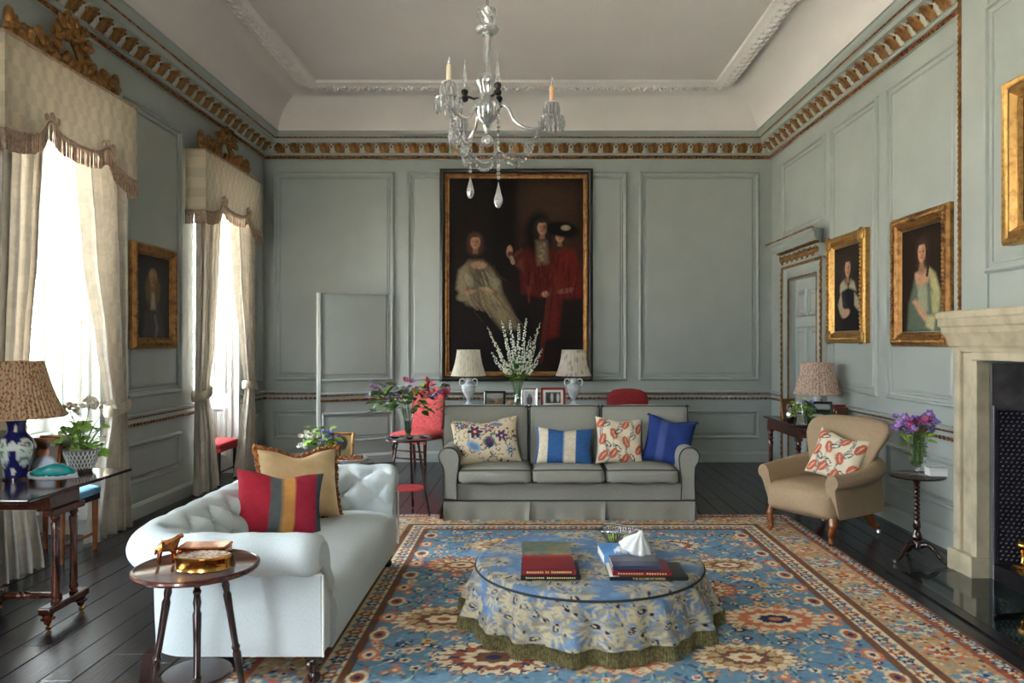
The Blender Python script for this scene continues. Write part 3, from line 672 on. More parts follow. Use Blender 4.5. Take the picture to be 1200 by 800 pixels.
def pillow_edge(W, H, n=24, dip=0, skew=0):
    e = []
    for u, v in [(a, -1) for a in np.linspace(-1, 1, n)]+[(1, a) for a in np.linspace(-1, 1, n)[1:]]+[(a, 1) for a in np.linspace(1, -1, n)[1:]]+[(-1, a) for a in np.linspace(1, -1, n)[1:-1]]:
        x = W/2*u*(1-.09*(1-v*v)*u*u)+skew*v*abs(v); z = H/2+H/2*v*(1-.09*(1-u*u)*v*v)-dip*math.exp(-(u/.42)**2)*max((v+.4)/1.4, 0)**2
        e.append((x, 0, z))
    return e
# ---------------------------------------------------------------- chesterfield
ch = thing('chesterfield_sofa', 'pale blue-grey buttoned chesterfield sofa with rolled arms near the windows', 'sofa', (-1.32, 4.20, .008))
AY, BXp, FXp, CR = .84, -.35, .40, .15
path = []                                          # (x, y, nx, ny, s): inner guide line and outward direction
def addp(x, y, nx, ny): path.append((x, y, nx, ny))
for t in np.linspace(0, 1, 44): addp(FXp+(BXp+CR-FXp)*t, -AY, 0, -1)
for t in np.linspace(0, PI/2, 13)[1:]: addp(BXp+CR-CR*math.sin(t), -AY+CR-CR*math.cos(t), -math.sin(t), -math.cos(t))
for t in np.linspace(0, 1, 110)[1:]: addp(BXp, -AY+CR+(2*AY-2*CR)*t, -1, 0)
for t in np.linspace(0, PI/2, 13)[1:]: addp(BXp+CR-CR*math.cos(t), AY-CR+CR*math.sin(t), -math.cos(t), math.sin(t))
for t in np.linspace(0, 1, 44)[1:]: addp(BXp+CR+(FXp-BXp-CR)*t, AY, 0, 1)
sl = [0]
for a, b in zip(path[:-1], path[1:]): sl.append(sl[-1]+math.hypot(a[0]-b[0], a[1]-b[1]))
prof = catmull([(-.10, .33), (-.118, .42), (-.112, .50), (-.085, .57), (-.035, .635), (.03, .675), (.10, .685), (.165, .66), (.198, .605), (.19, .55), (.145, .512), (.085, .505)], 6)
pv = [0]
for a, b in zip(prof[:-1], prof[1:]): pv.append(pv[-1]+math.hypot(a[0]-b[0], a[1]-b[1]))
PS, PVv = .235, .25
P = []; btn = []
Stot = sl[-1]; nb = round(Stot/PS); PS = Stot/nb
for (x, y, nx, ny), s in zip(path, sl):
    row = []
    for i, (o, z) in enumerate(prof):
        v = pv[i]; a, b = prof[max(i-1, 0)], prof[min(i+1, len(prof)-1)]; tx, tz = b[0]-a[0], b[1]-a[1]; l = math.hypot(tx, tz); no, nz = -tz/l, tx/l
        v0 = (v-.06)/PVv; A = s/PS+v0; B = s/PS-v0
        h = abs(math.sin(PI*A)*math.sin(PI*B))**.5
        fade = min(max((.46-v)/.08, 0), 1)*min(max((v)/.05, 0), 1); edge = min(min(s, Stot-s)/.10, 1)
        d = .046*(h-1)*fade*edge+.004*math.sin(s*31+v*9)*(1-fade)
        e = min(min(s, Stot-s)/.065, 1); e = math.sqrt(1-(1-e)**2)   # rolled arm ends close softly
        oc, zc = .045, .585
        oo, zz = o+no*d*1, z+nz*d
        k = .60+.40*e
        if v > .10: oo = oc+(oo-oc)*k; zz = zc+(zz-zc)*k
        row.append((x+nx*oo, y+ny*oo, zz))
    P.append(row)
m = MB().grid(P, flip=True)
n = len(prof); b0 = len(m.v)
for idx, fl_ in ((0, False), (len(path)-1, True)):   # flat scrolled fronts of the arms
    ids = [idx*n+k for k in range(n)]; m.f.append(tuple(ids[::-1] if fl_ else ids))
rb_ = m.build('rolled_arms_and_back', 'chester_linen', ch, smooth=1.0)
bm_ = MB().ell((0, 0, 0), (.013, .013, .013), 8, 5).mesh('button', 3); bm_.materials.append(MATS['chester_linen'])
for i in range(1, 2*nb):
    s = i*PS/2
    for j in range(0, 4):
        if (i+j) % 2: continue
        v = .06+j*PVv/2
        if v > .42: continue
        if s < .12 or s > Stot-.12: continue
        k = min(range(len(sl)), key=lambda q: abs(sl[q]-s)); q = min(range(len(pv)), key=lambda z: abs(pv[z]-v)); obj('button', bm_, None, rb_, P[k][q])
ow = [(-.075, .53), (.0, .56), (.086, .51), (.082, .30), (.075, .135), (-.075, .135)]
m = MB().grid([[(x+nx*o, y+ny*o, z) for o, z in ow] for x, y, nx, ny in [(min(q[0], FXp-.008), *q[1:]) for q in path]], cv=True, flip=True); n = len(ow)
m.f += [tuple(range(n)), tuple((len(path)-1)*n+k for k in range(n))[::-1]]
m.build('outer_panels', 'chester_linen', ch, smooth=.6)
sp = catmull([(-.22, .385), (-.05, .415), (.16, .425), (.32, .415), (.405, .385), (.435, .33), (.432, .24), (.415, .135)], 6)
ys_ = np.linspace(-.765, .765, 40)
m = MB().grid([[(x-.012*(abs(y)/.765)**8, y, z+.008*math.cos(y*2)-.02*(abs(y)/.765)**10) for x, z in sp] for y in ys_]); n = len(sp)
b0 = len(m.v); m.add([(-.22, -.765, .135), (-.22, .765, .135)], []); m.f += [tuple(list(range(n))[::-1]+[b0]), tuple(list(range((len(ys_)-1)*n, len(ys_)*n))+[b0+1])]
m.build('seat', 'chester_linen', ch, smooth=.8)
for s in (-1, 1):
    y0 = s*(AY+.088); m = MB().tube(catmull([(FXp+.004, y0, .14), (FXp+.004, y0, .35), (FXp+.004, y0, .50)], 5), .007, 6)
    m.tube([(FXp, y0, .503), (BXp, y0, .503)], .006, 6).build('piping', 'chester_piping', ch)
    turned([(.018, 0), (.026, .01), (.030, .03), (.022, .045), (.032, .06), (.040, .09), (.030, .105), (.045, .115), (.045, .137)], 16, (FXp-.055, s*(AY+.02), 0)).build('leg', 'mahogany_dark', ch)
    m = MB(); xb = BXp-.03
    m.grid([[(xb+dx*w_-.03*(1-z/.137), s*(AY+.02)+dy*w_, z) for dx, dy in ((-1, -1), (1, -1), (1, 1), (-1, 1))] for z, w_ in ((0, .022), (.137, .032))], cv=True, flip=True); m.f += [(3, 2, 1, 0), (4, 5, 6, 7)]
    m.build('leg', 'mahogany_dark', ch, smooth=0)
# cushions on the chesterfield
pt = Paint(60, 50, .50, .42, hx(150, 32, 52))
pt.rect(0, .19, 0, .42, hx(158, 30, 48)); pt.rect(.19, .265, 0, .42, hx(84, 92, 92)); pt.rect(.265, .335, 0, .42, hx(196, 140, 76)); pt.rect(.335, .46, 0, .42, hx(156, 34, 56)); pt.rect(.46, .5, 0, .42, hx(70, 80, 90)); pt.noise(.08, 1)
c = pillow(.50, .40, .17, paint=pt, dip=.035, n=40).build('throw_cushion', 'cushion_print', smooth=3, loc=(-1.43, 4.20, .425), rot=(math.radians(-28), math.radians(8), math.radians(28)))
tag(c, 'red, grey and ochre striped cushion leaning on the chesterfield', 'cushion')
cr = thing('throw_cushion', 'gold silk cushion with brown ruched fringe on the chesterfield', 'cushion', (-1.43, 4.60, .425), rot=(math.radians(-24), math.radians(4), math.radians(32)))
pillow(.52, .47, .18, dip=.05, n=30).build('cover', 'cushion_silk', cr, smooth=3)
e = pillow_edge(.53, .48, 30, .05); rr = np.random.RandomState(3)
m = MB()
for i, p in enumerate(e):
    for q in range(2): m.ell((p[0]+rr.uniform(-.008, .008), rr.uniform(-.014, .014), p[2]+rr.uniform(-.008, .008)), (.017, .012, .015), 6, 4, rotm(*(rr.rand(3)*3)))
m.build('ruched_fringe', 'fringe_brown', cr, smooth=3)
# ---------------------------------------------------------------- grey three seat sofa
so_ = thing('three_seat_sofa', 'grey linen three-seat sofa with dark piping and pleated skirt', 'sofa', (.33, 6.80, .004))
MB().box(-1.08, 1.08, .22, .44, .16, .90).build('back_frame', 'sofa_linen', so_, smooth=0, bevel=.03, bseg=3)
MB().box(-1.0, 1.0, -.36, .30, .16, .31).build('seat_frame', 'sofa_linen', so_, smooth=0, bevel=.012)
for a, b in ((-1.145, -.352), (-.344, .314), (.322, 1.135)):
    bc_ = softbox(((a+b)/2, .16, .66), (b-a, .20, .56), .05, (.0, .035, .012), 14, Matrix.Rotation(-.13, 4, 'X'), wob=.002, seed=int(a*10+20)).build('back_cushion', 'sofa_linen', so_, smooth=3, fix=True)
    w_, M = b-a, Matrix.Rotation(-.13, 4, 'X'); ed = []
    for u, z in ((-1, -.95), (-1, .9), (-.96, .97), (-.9, 1), (.9, 1), (.96, .97), (1, .9), (1, -.95)): p = M @ Vector((u*(w_/2-.008), -.082, z*.272)); ed.append((p.x+(a+b)/2, p.y+.16, p.z+.66))
    MB().tube(catmull(ed, 3), .0045, 6).build('piping', 'sofa_piping', bc_)
for i, (a, b) in enumerate(((-.955, -.322), (-.314, .314), (.322, .955))):
    bc_ = softbox(((a+b)/2, -.085, .372), (b-a, .66, .135), .045, (0, .02, .028), 14, wob=.003, seed=i).build('seat_cushion', 'sofa_linen', so_, smooth=3, fix=True)
    for zz in (.425, .322):
        y1 = -.405
        MB().tube(catmull([(a+.012, .1, zz), (a+.012, -.36, zz), (a+.04, y1, zz+.006), ((a+b)/2, y1-.012, zz+.012*(zz > .4)), (b-.04, y1, zz+.006), (b-.012, -.36, zz), (b-.012, .1, zz)], 4), .0045, 6).build('piping', 'sofa_piping', bc_)
for s in (-1, 1):                                   # rolled arms
    pr = catmull([(.0, .17), (.005, .33), (-.01, .46), (-.015, .54), (.01, .60), (.06, .625), (.12, .615), (.158, .565), (.15, .50), (.125, .455), (.12, .35), (.125, .17)], 4)
    yy = np.concatenate([np.linspace(-.395, -.36, 4), np.linspace(-.3, .34, 12)])
    rows = []
    for y in yy:
        k = 1-.05*max(0, (-.36-y)/.035)**2; rows.append([(s*(.965+.06+(x-.06)*k), y, .40+(z-.40)*k) for x, z in pr])
    m = MB().grid(rows, flip=(s > 0)); n = len(pr); ids = tuple(range(n)); m.f.append(ids if s < 0 else ids[::-1]); m.f.append(tuple((len(yy)-1)*n+k for k in range(n))[::(-1 if s < 0 else 1)])
    bc_ = m.build('arm', 'sofa_linen', so_, smooth=.9)
    MB().tube([(s*(.965+x), -.398, z) for x, z in pr], .0045, 6).build('piping', 'sofa_piping', bc_)
def skirt(x0, x1, y, nm, ax=0, seed=0):
    r_ = np.random.RandomState(seed); n = 40; rows = []
    for u in np.linspace(0, 1, n):
        row = []
        for v in np.linspace(0, 1, 6):
            out = .012*v+.012*v*math.sin(u*9+seed)+.006*v*math.sin(u*23+seed*2)+.03*v*math.exp(-(min(u, 1-u)/.04)**2); q = x0+(x1-x0)*u; q += (.0 if .03 < u < .97 else (.012*v if u < .5 else -.012*v))
            row.append((q, y-out, .168-.162*v) if ax == 0 else ((y+out) if ax == 1 else (y-out), q, .168-.162*v))
        rows.append(row)
    MB().grid(rows, flip=(ax == 1)).build(nm, 'sofa_linen', so_, smooth=1.2)
for i, (a, b) in enumerate(((-1.085, -.335), (-.325, .318), (.33, 1.085))): skirt(a, b, -.405, 'skirt_panel', 0, i+1)
skirt(-.40, .43, 1.088, 'skirt_panel', 1, 5); skirt(-.40, .43, -1.088, 'skirt_panel', 2, 6)
MB().box(-1.07, 1.07, -.385, .42, .012, .168).build('underframe', 'sofa_linen', so_, smooth=0)
MB().tube([(-1.09, .3, .17), (-1.09, -.408, .17), (1.09, -.408, .17), (1.09, .3, .17)], .006, 6).build('piping', 'sofa_piping', so_)
# cushions on the sofa: positions from the photograph
def onsofa(px, d): return (px-VX)*d/FPX
pt = Paint(110, 80, .60, .44, hx(214, 198, 168)); R = random.Random(5)
NV, RD_, GR, TN, LB = hx(44, 58, 96), hx(150, 36, 44), hx(70, 88, 80), hx(150, 110, 76), hx(140, 164, 190)
for i in range(46):
    x, y = R.uniform(0, .6), R.uniform(0, .44); pt.line([(x+.05*math.cos(t)*(1-t/8), y+.05*math.sin(t)*(1-t/8)) for t in np.linspace(R.random()*2, 6, 14)], .007, R.choice((GR, TN, hx(96, 70, 66))))
for i in range(40): pt.ell(R.uniform(0, .6), R.uniform(0, .44), .014, .008, R.choice((TN, GR, hx(90, 60, 60), LB)), .1, R.random()*3)
def bloom(x, y, r, c1, c2, n=6):
    pt.rose(x, y, r, n, c1, .35); pt.rose(x, y, r*.55, n, c2, .3, .5); pt.ell(x, y, r*.2, r*.2, hx(230, 220, 190), .1)
bloom(.22, .30, .055, NV, RD_); bloom(.46, .24, .045, hx(110, 50, 80), NV); bloom(.34, .33, .04, RD_, LB); bloom(.08, .37, .03, NV, LB); bloom(.53, .10, .035, LB, GR); bloom(.13, .36, .03, hx(120, 140, 150), RD_)
pt.ell(.20, .16, .075, .042, LB, .1, -.6); pt.ell(.20, .16, .05, .025, hx(100, 128, 160), .1, -.6)
pt.ell(.34, .19, .05, .06, hx(90, 110, 120), .1); pt.ell(.34, .18, .032, .048, NV, .1); pt.ell(.34, .20, .018, .02, RD_, .1)
pt.ell(.42, .36, .06, .022, hx(120, 120, 150), .1, -.3)
c = pillow(.62, .43, .16, 74, pt, .035).build('throw_cushion', 'cushion_print', smooth=3, loc=(onsofa(571, 6.62), 6.64, .445), rot=(math.radians(-20), math.radians(-4), math.radians(6))); tag(c, 'suzani embroidered floral cushion at the left end of the grey sofa', 'cushion')
pt = Paint(80, 50, .50, .33, hx(48, 92, 146))
for a, b in ((0, .105), (.275, .365)): pt.rect(a, b, 0, .33, hx(208, 196, 172))
for a in (.0, .485): pt.rect(a, a+.018, 0, .33, hx(46, 92, 150))
pt.noise(.1, 4, 2)
c = pillow(.52, .335, .14, 50, pt, .015).build('throw_cushion', 'cushion_print', smooth=3, loc=(onsofa(660, 6.60), 6.61, .447), rot=(math.radians(-18), math.radians(2), math.radians(-3))); tag(c, 'blue and cream ikat striped cushion in the middle of the grey sofa', 'cushion')
def leafvine(Wd, Hd, seed):
    p = Paint(90, 90, Wd, Hd, hx(226, 214, 190)); OR, DK = hx(196, 100, 74), hx(70, 72, 70)
    for k in (.16, .42, .68): 
        q = [(Wd*(k+.09*math.sin(t*6.5+k*4)), Hd*t) for t in np.linspace(0, 1, 40)]; p.line(q, .02, DK); p.line(q, .011, hx(196, 192, 176))
    for i, (x, y, rot) in enumerate(((.05, .85, .8), (.06, .5, 1.2), (.08, .15, .9), (.30, .62, 1.9), (.30, .2, 1.0), (.56, .85, 1.0), (.56, .45, 2.0), (.55, .08, 1.2), (.86, .75, 1.1), (.86, .3, .8))):
        r_ = .055; p.ell(Wd*x+.02, Hd*y, r_, r_*.62, OR, .1, rot); p.ell(Wd*x+.02, Hd*y, r_*.7, r_*.12, hx(222, 180, 150), .1, rot)
    for x, y, rot in ((.2, .82, .5), (.22, .4, 2.4), (.45, .68, .5), (.44, .3, 2.3), (.75, .55, .6), (.74, .12, 2.2)):
        p.ell(Wd*x, Hd*y, .042, .02, DK, .1, rot); p.ell(Wd*x, Hd*y, .030, .011, hx(226, 214, 190), .1, rot)
    return p
c = pillow(.44, .43, .15, 64, leafvine(.44, .43, 1), .02).build('throw_cushion', 'cushion_print', smooth=3, loc=(onsofa(726, 6.64), 6.65, .443), rot=(math.radians(-18), math.radians(4), math.radians(8))); tag(c, 'cream cushion with terracotta leaves and vines next to the blue cushion on the sofa', 'cushion')
pt = Paint(50, 50, .46, .46, hx(34, 56, 118)); pt.rect(.14, .18, 0, .46, hx(70, 86, 142)); pt.noise(.08, 2, 2)
c = thing('throw_cushion', 'plain royal blue cushion against the right arm of the grey sofa', 'cushion', (onsofa(779, 6.66), 6.66, .443), rot=(math.radians(-20), math.radians(9), math.radians(-14)))
pillow(.44, .44, .16, 24, pt, .03).build('cover', 'cushion_print', c, smooth=3)
for sx in (-1, 1): MB().tube([(sx*.205, 0, .415), (sx*.225, .0, .435), (sx*.235, .004, .42)], [.006, .01, .004], 6).build('corner_tassel', 'navy_edge', c)
# ---------------------------------------------------------------- tan armchair
ac = thing('armchair', 'tan woven low armchair with a spoon back and carved wooden legs', 'armchair', (2.345, 5.96, RUGT), math.radians(-56.5))
seat = softbox((0, -.03, .30), (.60, .60, .22), .05, (.0, .035, .03), 14).build('seat', 'tan_weave', ac, smooth=3, fix=True)
rows = []; A_ = np.linspace(0, 2*PI, 48, endpoint=False)
for z, w_, t_, y0, bend in ((.20, .27, .06, .26, .0), (.36, .285, .065, .265, .02), (.48, .275, .065, .275, .06), (.58, .285, .065, .295, .075), (.68, .325, .07, .325, .07), (.76, .36, .078, .355, .055), (.82, .368, .082, .38, .04), (.865, .35, .08, .398, .03), (.895, .30, .07, .41, .02), (.912, .20, .05, .418, .01), (.918, .02, .01, .42, 0)):
    row = []
    for a in A_:
        cx = math.copysign(abs(math.cos(a))**.7, math.cos(a)); sy = math.copysign(abs(math.sin(a))**.8, math.sin(a)); x = w_*cx
        pl_ = .006*math.cos(x*44)*(sy < 0)*math.exp(-((z-.68)/.13)**2)
        row.append((x, y0+t_*sy-bend*(abs(cx)**2)*1.0+pl_, z))
    rows.append(row)
MB().grid(rows, cv=True, flip=True).build('backrest', 'tan_weave', ac, smooth=3)
for s in (-1, 1):
    pr = catmull([(-.055, .33), (-.06, .42), (-.05, .49), (-.01, .535), (.045, .535), (.082, .50), (.078, .455), (.045, .42), (.035, .30), (.03, .195)], 4)
    rows = []
    for t in np.linspace(0, 1, 16):
        y = -.34+.66*t; k = 1-.5*max(0, 1-t/.12)**2*.5; lift = .0+.075*t**2.2; fl_ = .005+.05*math.sin(PI*t*.8)-.075*t**3
        row = []
        for o, z in pr:
            zz = z+lift*max(0, (z-.3)/.24); oo = o*k; up = max(0, .5-z)/.3*(1-t)*.02
            row.append((s*(.295+oo+fl_*min(1, max(0, (z-.25)/.25))), y+max(0, .45-z)*.35*(1-t)**3, zz))
        rows.append(row)
    m = MB().grid(rows, flip=(s > 0)); n = len(pr); ids = tuple(range(n)); m.f.append(ids if s < 0 else ids[::-1]); m.build('arm', 'tan_weave', ac, smooth=1.0)
    MB().tube(catmull([(s*.275, -.27, .20), (s*.288, -.285, .15), (s*.282, -.29, .10), (s*.272, -.285, .05), (s*.285, -.31, .012)], 5), [.036]*3+[.034]*4+[.026]*6+[.019]*5+[.02, .022, .02], 10).build('leg', 'walnut', ac)
    lg_ = MB().tube(catmull([(s*.24, .22, .20), (s*.245, .26, .13), (s*.25, .33, .06), (s*.25, .37, .045)], 5), [.034]*5+[.028]*6+[.02]*5, 10).build('leg', 'walnut', ac)
    MB().lathe([(.004, 0), (.02, .003), (.02, .02), (.012, .03), (.012, .045)], 10, (s*.25, .365, 0)).build('castor', 'silver', lg_)
c = pillow(.42, .40, .14, 64, leafvine(.42, .40, 2), .025).build('throw_cushion', 'cushion_print', smooth=3, loc=(2.40, 5.985, .433), rot=(math.radians(-24), math.radians(12), math.radians(-46))); tag(c, 'cream cushion with red leaves and vines on the tan armchair', 'cushion')
# ---------------------------------------------------------------- chairs and stools at the edges of the room
sc_ = thing('side_chair', 'coral tufted fabric side chair with wooden legs by the back wall', 'chair', (-1.36, 8.98, 0), math.radians(-24))
cs_ = softbox((0, 0, .42), (.52, .48, .09), .035, (0, 0, .02), 10).build('seat', 'coral_fabric', sc_, smooth=3, fix=True)
softbox((0, .22, .70), (.46, .06, .48), .028, (0, .02, .02), 10, Matrix.Rotation(-.12, 4, 'X')).build('backrest', 'coral_fabric', sc_, smooth=3, fix=True)
m = MB()
for i in range(40): m.tube([(-.25+i*.0128, -.242, .40), (-.25+i*.0128, -.246, .345)], .004, 4)
stuff(m.build('seat_fringe', 'coral_fabric', cs_))
for sx in (-1, 1):
    for y0, y1 in ((-.20, -.20), (.22, .27)): MB().tube([(sx*.22, y0, .40), (sx*.22, y1, 0)], [.022, .016], 8).build('leg', 'mahogany', sc_)
for z in (.16, .25): MB().tube([(-.22, -.20, z), (.22, -.20, z)], .011, 6).build('stretcher', 'mahogany', sc_)
rc = thing('side_chair', 'dining chair with rounded plain red back behind the grey sofa', 'chair', (1.22, 9.12, 0), 0)
softbox((0, 0, .44), (.48, .46, .09), .035, (0, 0, .02), 8).build('seat', 'red_fabric', rc, smooth=3, fix=True)
rows = []
for z, w_, t_ in ((.54, .20, .02), (.57, .235, .03), (.66, .255, .035), (.78, .262, .037), (.86, .255, .036), (.91, .225, .032), (.94, .17, .025), (.955, .08, .015), (.958, .005, .004)):
    rows.append([(w_*math.copysign(abs(math.cos(a))**.75, math.cos(a)), .22+(z-.5)*.12+t_*math.copysign(abs(math.sin(a))**.75, math.sin(a)), z) for a in A_])
MB().grid(rows, cv=True, flip=True).build('backrest', 'red_fabric', rc, smooth=3)
for sx in (-1, 1):
    MB().tube([(sx*.20, -.19, .42), (sx*.20, -.19, 0)], [.022, .014], 8).build('leg', 'mahogany', rc); MB().tube([(sx*.19, .21, .56), (sx*.19, .21, .42), (sx*.19, .26, 0)], [.02, .02, .015], 8).build('leg', 'mahogany', rc)
def stool(loc, label, sm, lm, sx, sy, h, edge):
    t = thing('window_stool', label, 'stool', loc); softbox((0, 0, h-.03), (sx, sy, .07), .03, (0, 0, .02), 10).build('seat', sm, t, smooth=3, fix=True)
    MB().box(-sx/2+.01, sx/2-.01, -sy/2+.01, sy/2-.01, h-.10, h-.055).build('seat_rail', edge, t, smooth=0, bevel=.006)
    for a in (-1, 1):
        for b in (-1, 1): MB().tube([(a*(sx/2-.035), b*(sy/2-.035), h-.09), (a*(sx/2-.035), b*(sy/2-.035), 0)], [.022, .016], 8).build('leg', lm, t)
        MB().tube([(a*(sx/2-.035), -sy/2+.035, .12), (a*(sx/2-.035), sy/2-.035, .12)], .01, 6).build('stretcher', lm, t)
stool((-3.43, 5.335, 0), 'window stool with pale blue seat behind the table with the blue vase lamp', 'blue_seat', 'walnut', .44, .46, .47, 'navy_edge')
stool((-3.57, 8.30, 0), 'window stool with red seat between the far pair of curtains', 'red_seat', 'mahogany_dark', .42, .50, .44, 'red_seat')
# ---------------------------------------------------------------- rug
RX0, RX1, RY0, RY1, RT = -1.40, 2.28, 1.30, 6.62, .008
RW, RH = RX1-RX0, RY1-RY0
rp = Paint(400, 560, RW, RH, hx(100, 128, 150)); R = random.Random(11)
CR_, TA, RU, CO, NA, BR, LBL, YE, DT = hx(208, 192, 160), hx(178, 148, 110), hx(150, 82, 56), hx(196, 116, 84), hx(44, 50, 84), hx(112, 74, 56), hx(126, 158, 178), hx(190, 160, 96), hx(54, 86, 112)
BW = .58
rp.a[:] = TA                                        # border ground
for k in range(3): rp.noise(.05, k, 5)
rp.rect(0, RW, 0, .09, CR_); rp.rect(0, RW, RH-.09, RH, CR_); rp.rect(0, .09, 0, RH, CR_); rp.rect(RW-.09, RW, 0, RH, CR_)
def ringrect(a, b, c):
    rp.rect(a, RW-a, a, b, c); rp.rect(a, RW-a, RH-b, RH-a, c); rp.rect(a, b, a, RH-a, c); rp.rect(RW-b, RW-a, a, RH-a, c)
ringrect(.0, .018, BR); ringrect(.09, .105, RU); ringrect(BW-.20, BW-.155, BR); ringrect(BW-.155, BW-.05, CR_); ringrect(BW-.05, BW, BR)
rp.rect(BW, RW-BW, BW, RH-BW, hx(98, 130, 154))
def rosette(x, y, r, cols, n=8, sx=1, sy=1):
    q = len(cols)
    for i, c in enumerate(cols): rp.rose(x, y, r*(1-i/q), n, c, .16, (i % 2)*PI/n, sx, sy)
def along(inset, step, fn):
    n = int((RW-2*inset)/step); 
    for i in range(n+1):
        x = inset+i*(RW-2*inset)/n; fn(x, inset, i); fn(x, RH-inset, i)
    n = int((RH-2*inset)/step)
    for i in range(1, n):
        y = inset+i*(RH-2*inset)/n; fn(inset, y, i); fn(RW-inset, y, i)
along(.052, .07, lambda x, y, i: rosette(x, y, .030, ((NA, CR_), (hx(94, 128, 160), CR_), (RU, CR_))[i % 3], 5))
along(.078, .05, lambda x, y, i: rp.ell(x, y, .011, .011, (LBL, NA, RU)[i % 3], .1)); along(.028, .05, lambda x, y, i: rp.ell(x, y, .010, .010, (RU, LBL, NA)[i % 3], .1))
along(BW-.103, .085, lambda x, y, i: rosette(x, y, .038, ((NA, LBL, CR_), (RU, CR_), (hx(100, 130, 150), CO))[i % 3], 6))
along(BW-.103, .0425, lambda x, y, i: rp.ell(x+.01, y-.014, .010, .008, (BR, NA)[i % 2], .1))
def bigborder(x, y, i):
    if i % 2 == 0: rosette(x, y, .105, (hx(104, 136, 160), CR_, hx(96, 126, 152), CO), 7, 1.1, .9)
    else: rosette(x, y, .085, (CO, CR_, RU, YE), 6)
along(.24, .30, bigborder)
for i in range(4200):                               # scattered small flowers and leaves of the border
    s_ = R.randrange(4); a = R.uniform(.12, BW-.215); x, y = (R.uniform(0, RW), a) if s_ == 0 else ((R.uniform(0, RW), RH-a) if s_ == 1 else ((a, R.uniform(0, RH)) if s_ == 2 else (RW-a, R.uniform(0, RH))))
    if min(x, RW-x, y, RH-y) < .11 or min(x, RW-x, y, RH-y) > BW-.21: continue
    rp.ell(x, y, R.uniform(.010, .020), R.uniform(.006, .012), R.choice((NA, CO, LBL, RU, CR_, CR_, hx(100, 130, 150), CR_, hx(206, 178, 140), hx(196, 150, 116))), .1, R.random()*3)
fx0, fx1, fy0, fy1 = BW, RW-BW, BW, RH-BW
for i in range(11):                                 # vine lattice over the blue field
    for j in range(20):
        x = fx0+.06+(i+.5*(j % 2))*.22; y = fy0+j*.20
        rp.line([(x, y), (x+.10, y+.08), (x+.12, y+.20)], .010, hx(150, 168, 160)); rp.line([(x, y), (x-.10, y+.08), (x-.12, y+.20)], .008, DT)
for i in range(3600):
    x, y = R.uniform(fx0+.02, fx1-.02), R.uniform(fy0+.02, fy1-.02); k = R.random()
    if k < .25: rosette(x, y, R.uniform(.020, .034), R.choice(((CR_, CO), (CO, CR_), (NA, CR_), (YE, RU), (CR_, NA))), 5)
    else: rp.ell(x, y, R.uniform(.012, .026), R.uniform(.007, .012), R.choice((CR_, CO, RU, YE, DT, LBL, hx(70, 84, 110), hx(170, 140, 108), hx(176, 164, 140), DT)), .1, R.random()*3)
def palmette(x, y, s_, c):
    rp.rose(x, y, .20*s_, 22, c[4], .07, 0, 1.3, .85); rp.rose(x, y, .19*s_, 22, c[0], .08, 0, 1.3, .85); rp.rose(x, y, .145*s_, 18, c[4], .06, .2, 1.3, .85); rp.rose(x, y, .138*s_, 18, c[1], .06, .2, 1.3, .85); rp.rose(x, y, .10*s_, 12, c[2], .10, 0, 1.3, .85); rp.rose(x, y, .065*s_, 8, c[3], .10, 0, 1.3, .85)
    for k in range(16):
        a = k*2*PI/16+.2; rp.ell(x+.165*s_*1.3*math.cos(a), y+.165*s_*.85*math.sin(a), .020*s_, .008*s_, c[1], .1, a)
    for k in range(10):
        a = k*2*PI/10; rp.ell(x+.135*s_*1.25*math.cos(a), y+.135*s_*.85*math.sin(a), .026*s_, .010*s_, c[4], .1, a)
    rp.ell(x, y, .035*s_, .024*s_, c[4], .1)
pal = [(CR_, RU, CR_, BR, NA), (CO, CR_, RU, CR_, BR), (CR_, hx(170, 150, 110), BR, CR_, RU), (CR_, CO, CR_, NA, CO)]
k = 0
for j, y in enumerate(np.arange(fy0+.22, fy1, .50)):
    for i in range(4 if j % 2 == 0 else 3):
        x = fx0+(.34 if j % 2 == 0 else .64)+i*.61; palmette(x, y, R.uniform(.9, 1.15), pal[(k*3+j) % 4]); k += 1
for j, y in enumerate(np.arange(fy0+.0, fy1, .25)):
    for x in (fx0+.03, fx1-.03): rp.ell(x, y, .05, .075, (CR_, CO)[j % 2], .1); rp.ell(x, y, .032, .05, (RU, CR_)[j % 2], .1); rp.ell(x, y, .015, .02, NA, .1)
rp.a = np.clip(rp.a*1.18+.01, 0, .8); rp.noise(.12, 9, 2); rp.noise(.06, 10, 7)
rug = thing('persian_rug', 'large patterned Persian rug with blue field and tan floral border', 'rug', (RX0, RY0, 0))
m = sheet(rp); m.v = [(x, y, RT) for x, y, z in m.v]; m.build('pile', 'rug_wool', rug, smooth=0)
MB().box(.002, RW-.002, .002, RH-.002, .001, RT-.0015).build('backing', 'tan_weave', rug, smooth=0)
fr_ = MB()
for y_, s_ in ((RH, 1), (0, -1)):
    for i in range(int(RW/.02)):
        x = i*.02+.01; fr_.add([(x-.006, y_, .003), (x+.006, y_, .003), (x+R.uniform(-.01, .01), y_+s_*.03, .002)], [(0, 1, 2)])
stuff(fr_.build('rug_fringe', 'petal_cream', rug, smooth=0))
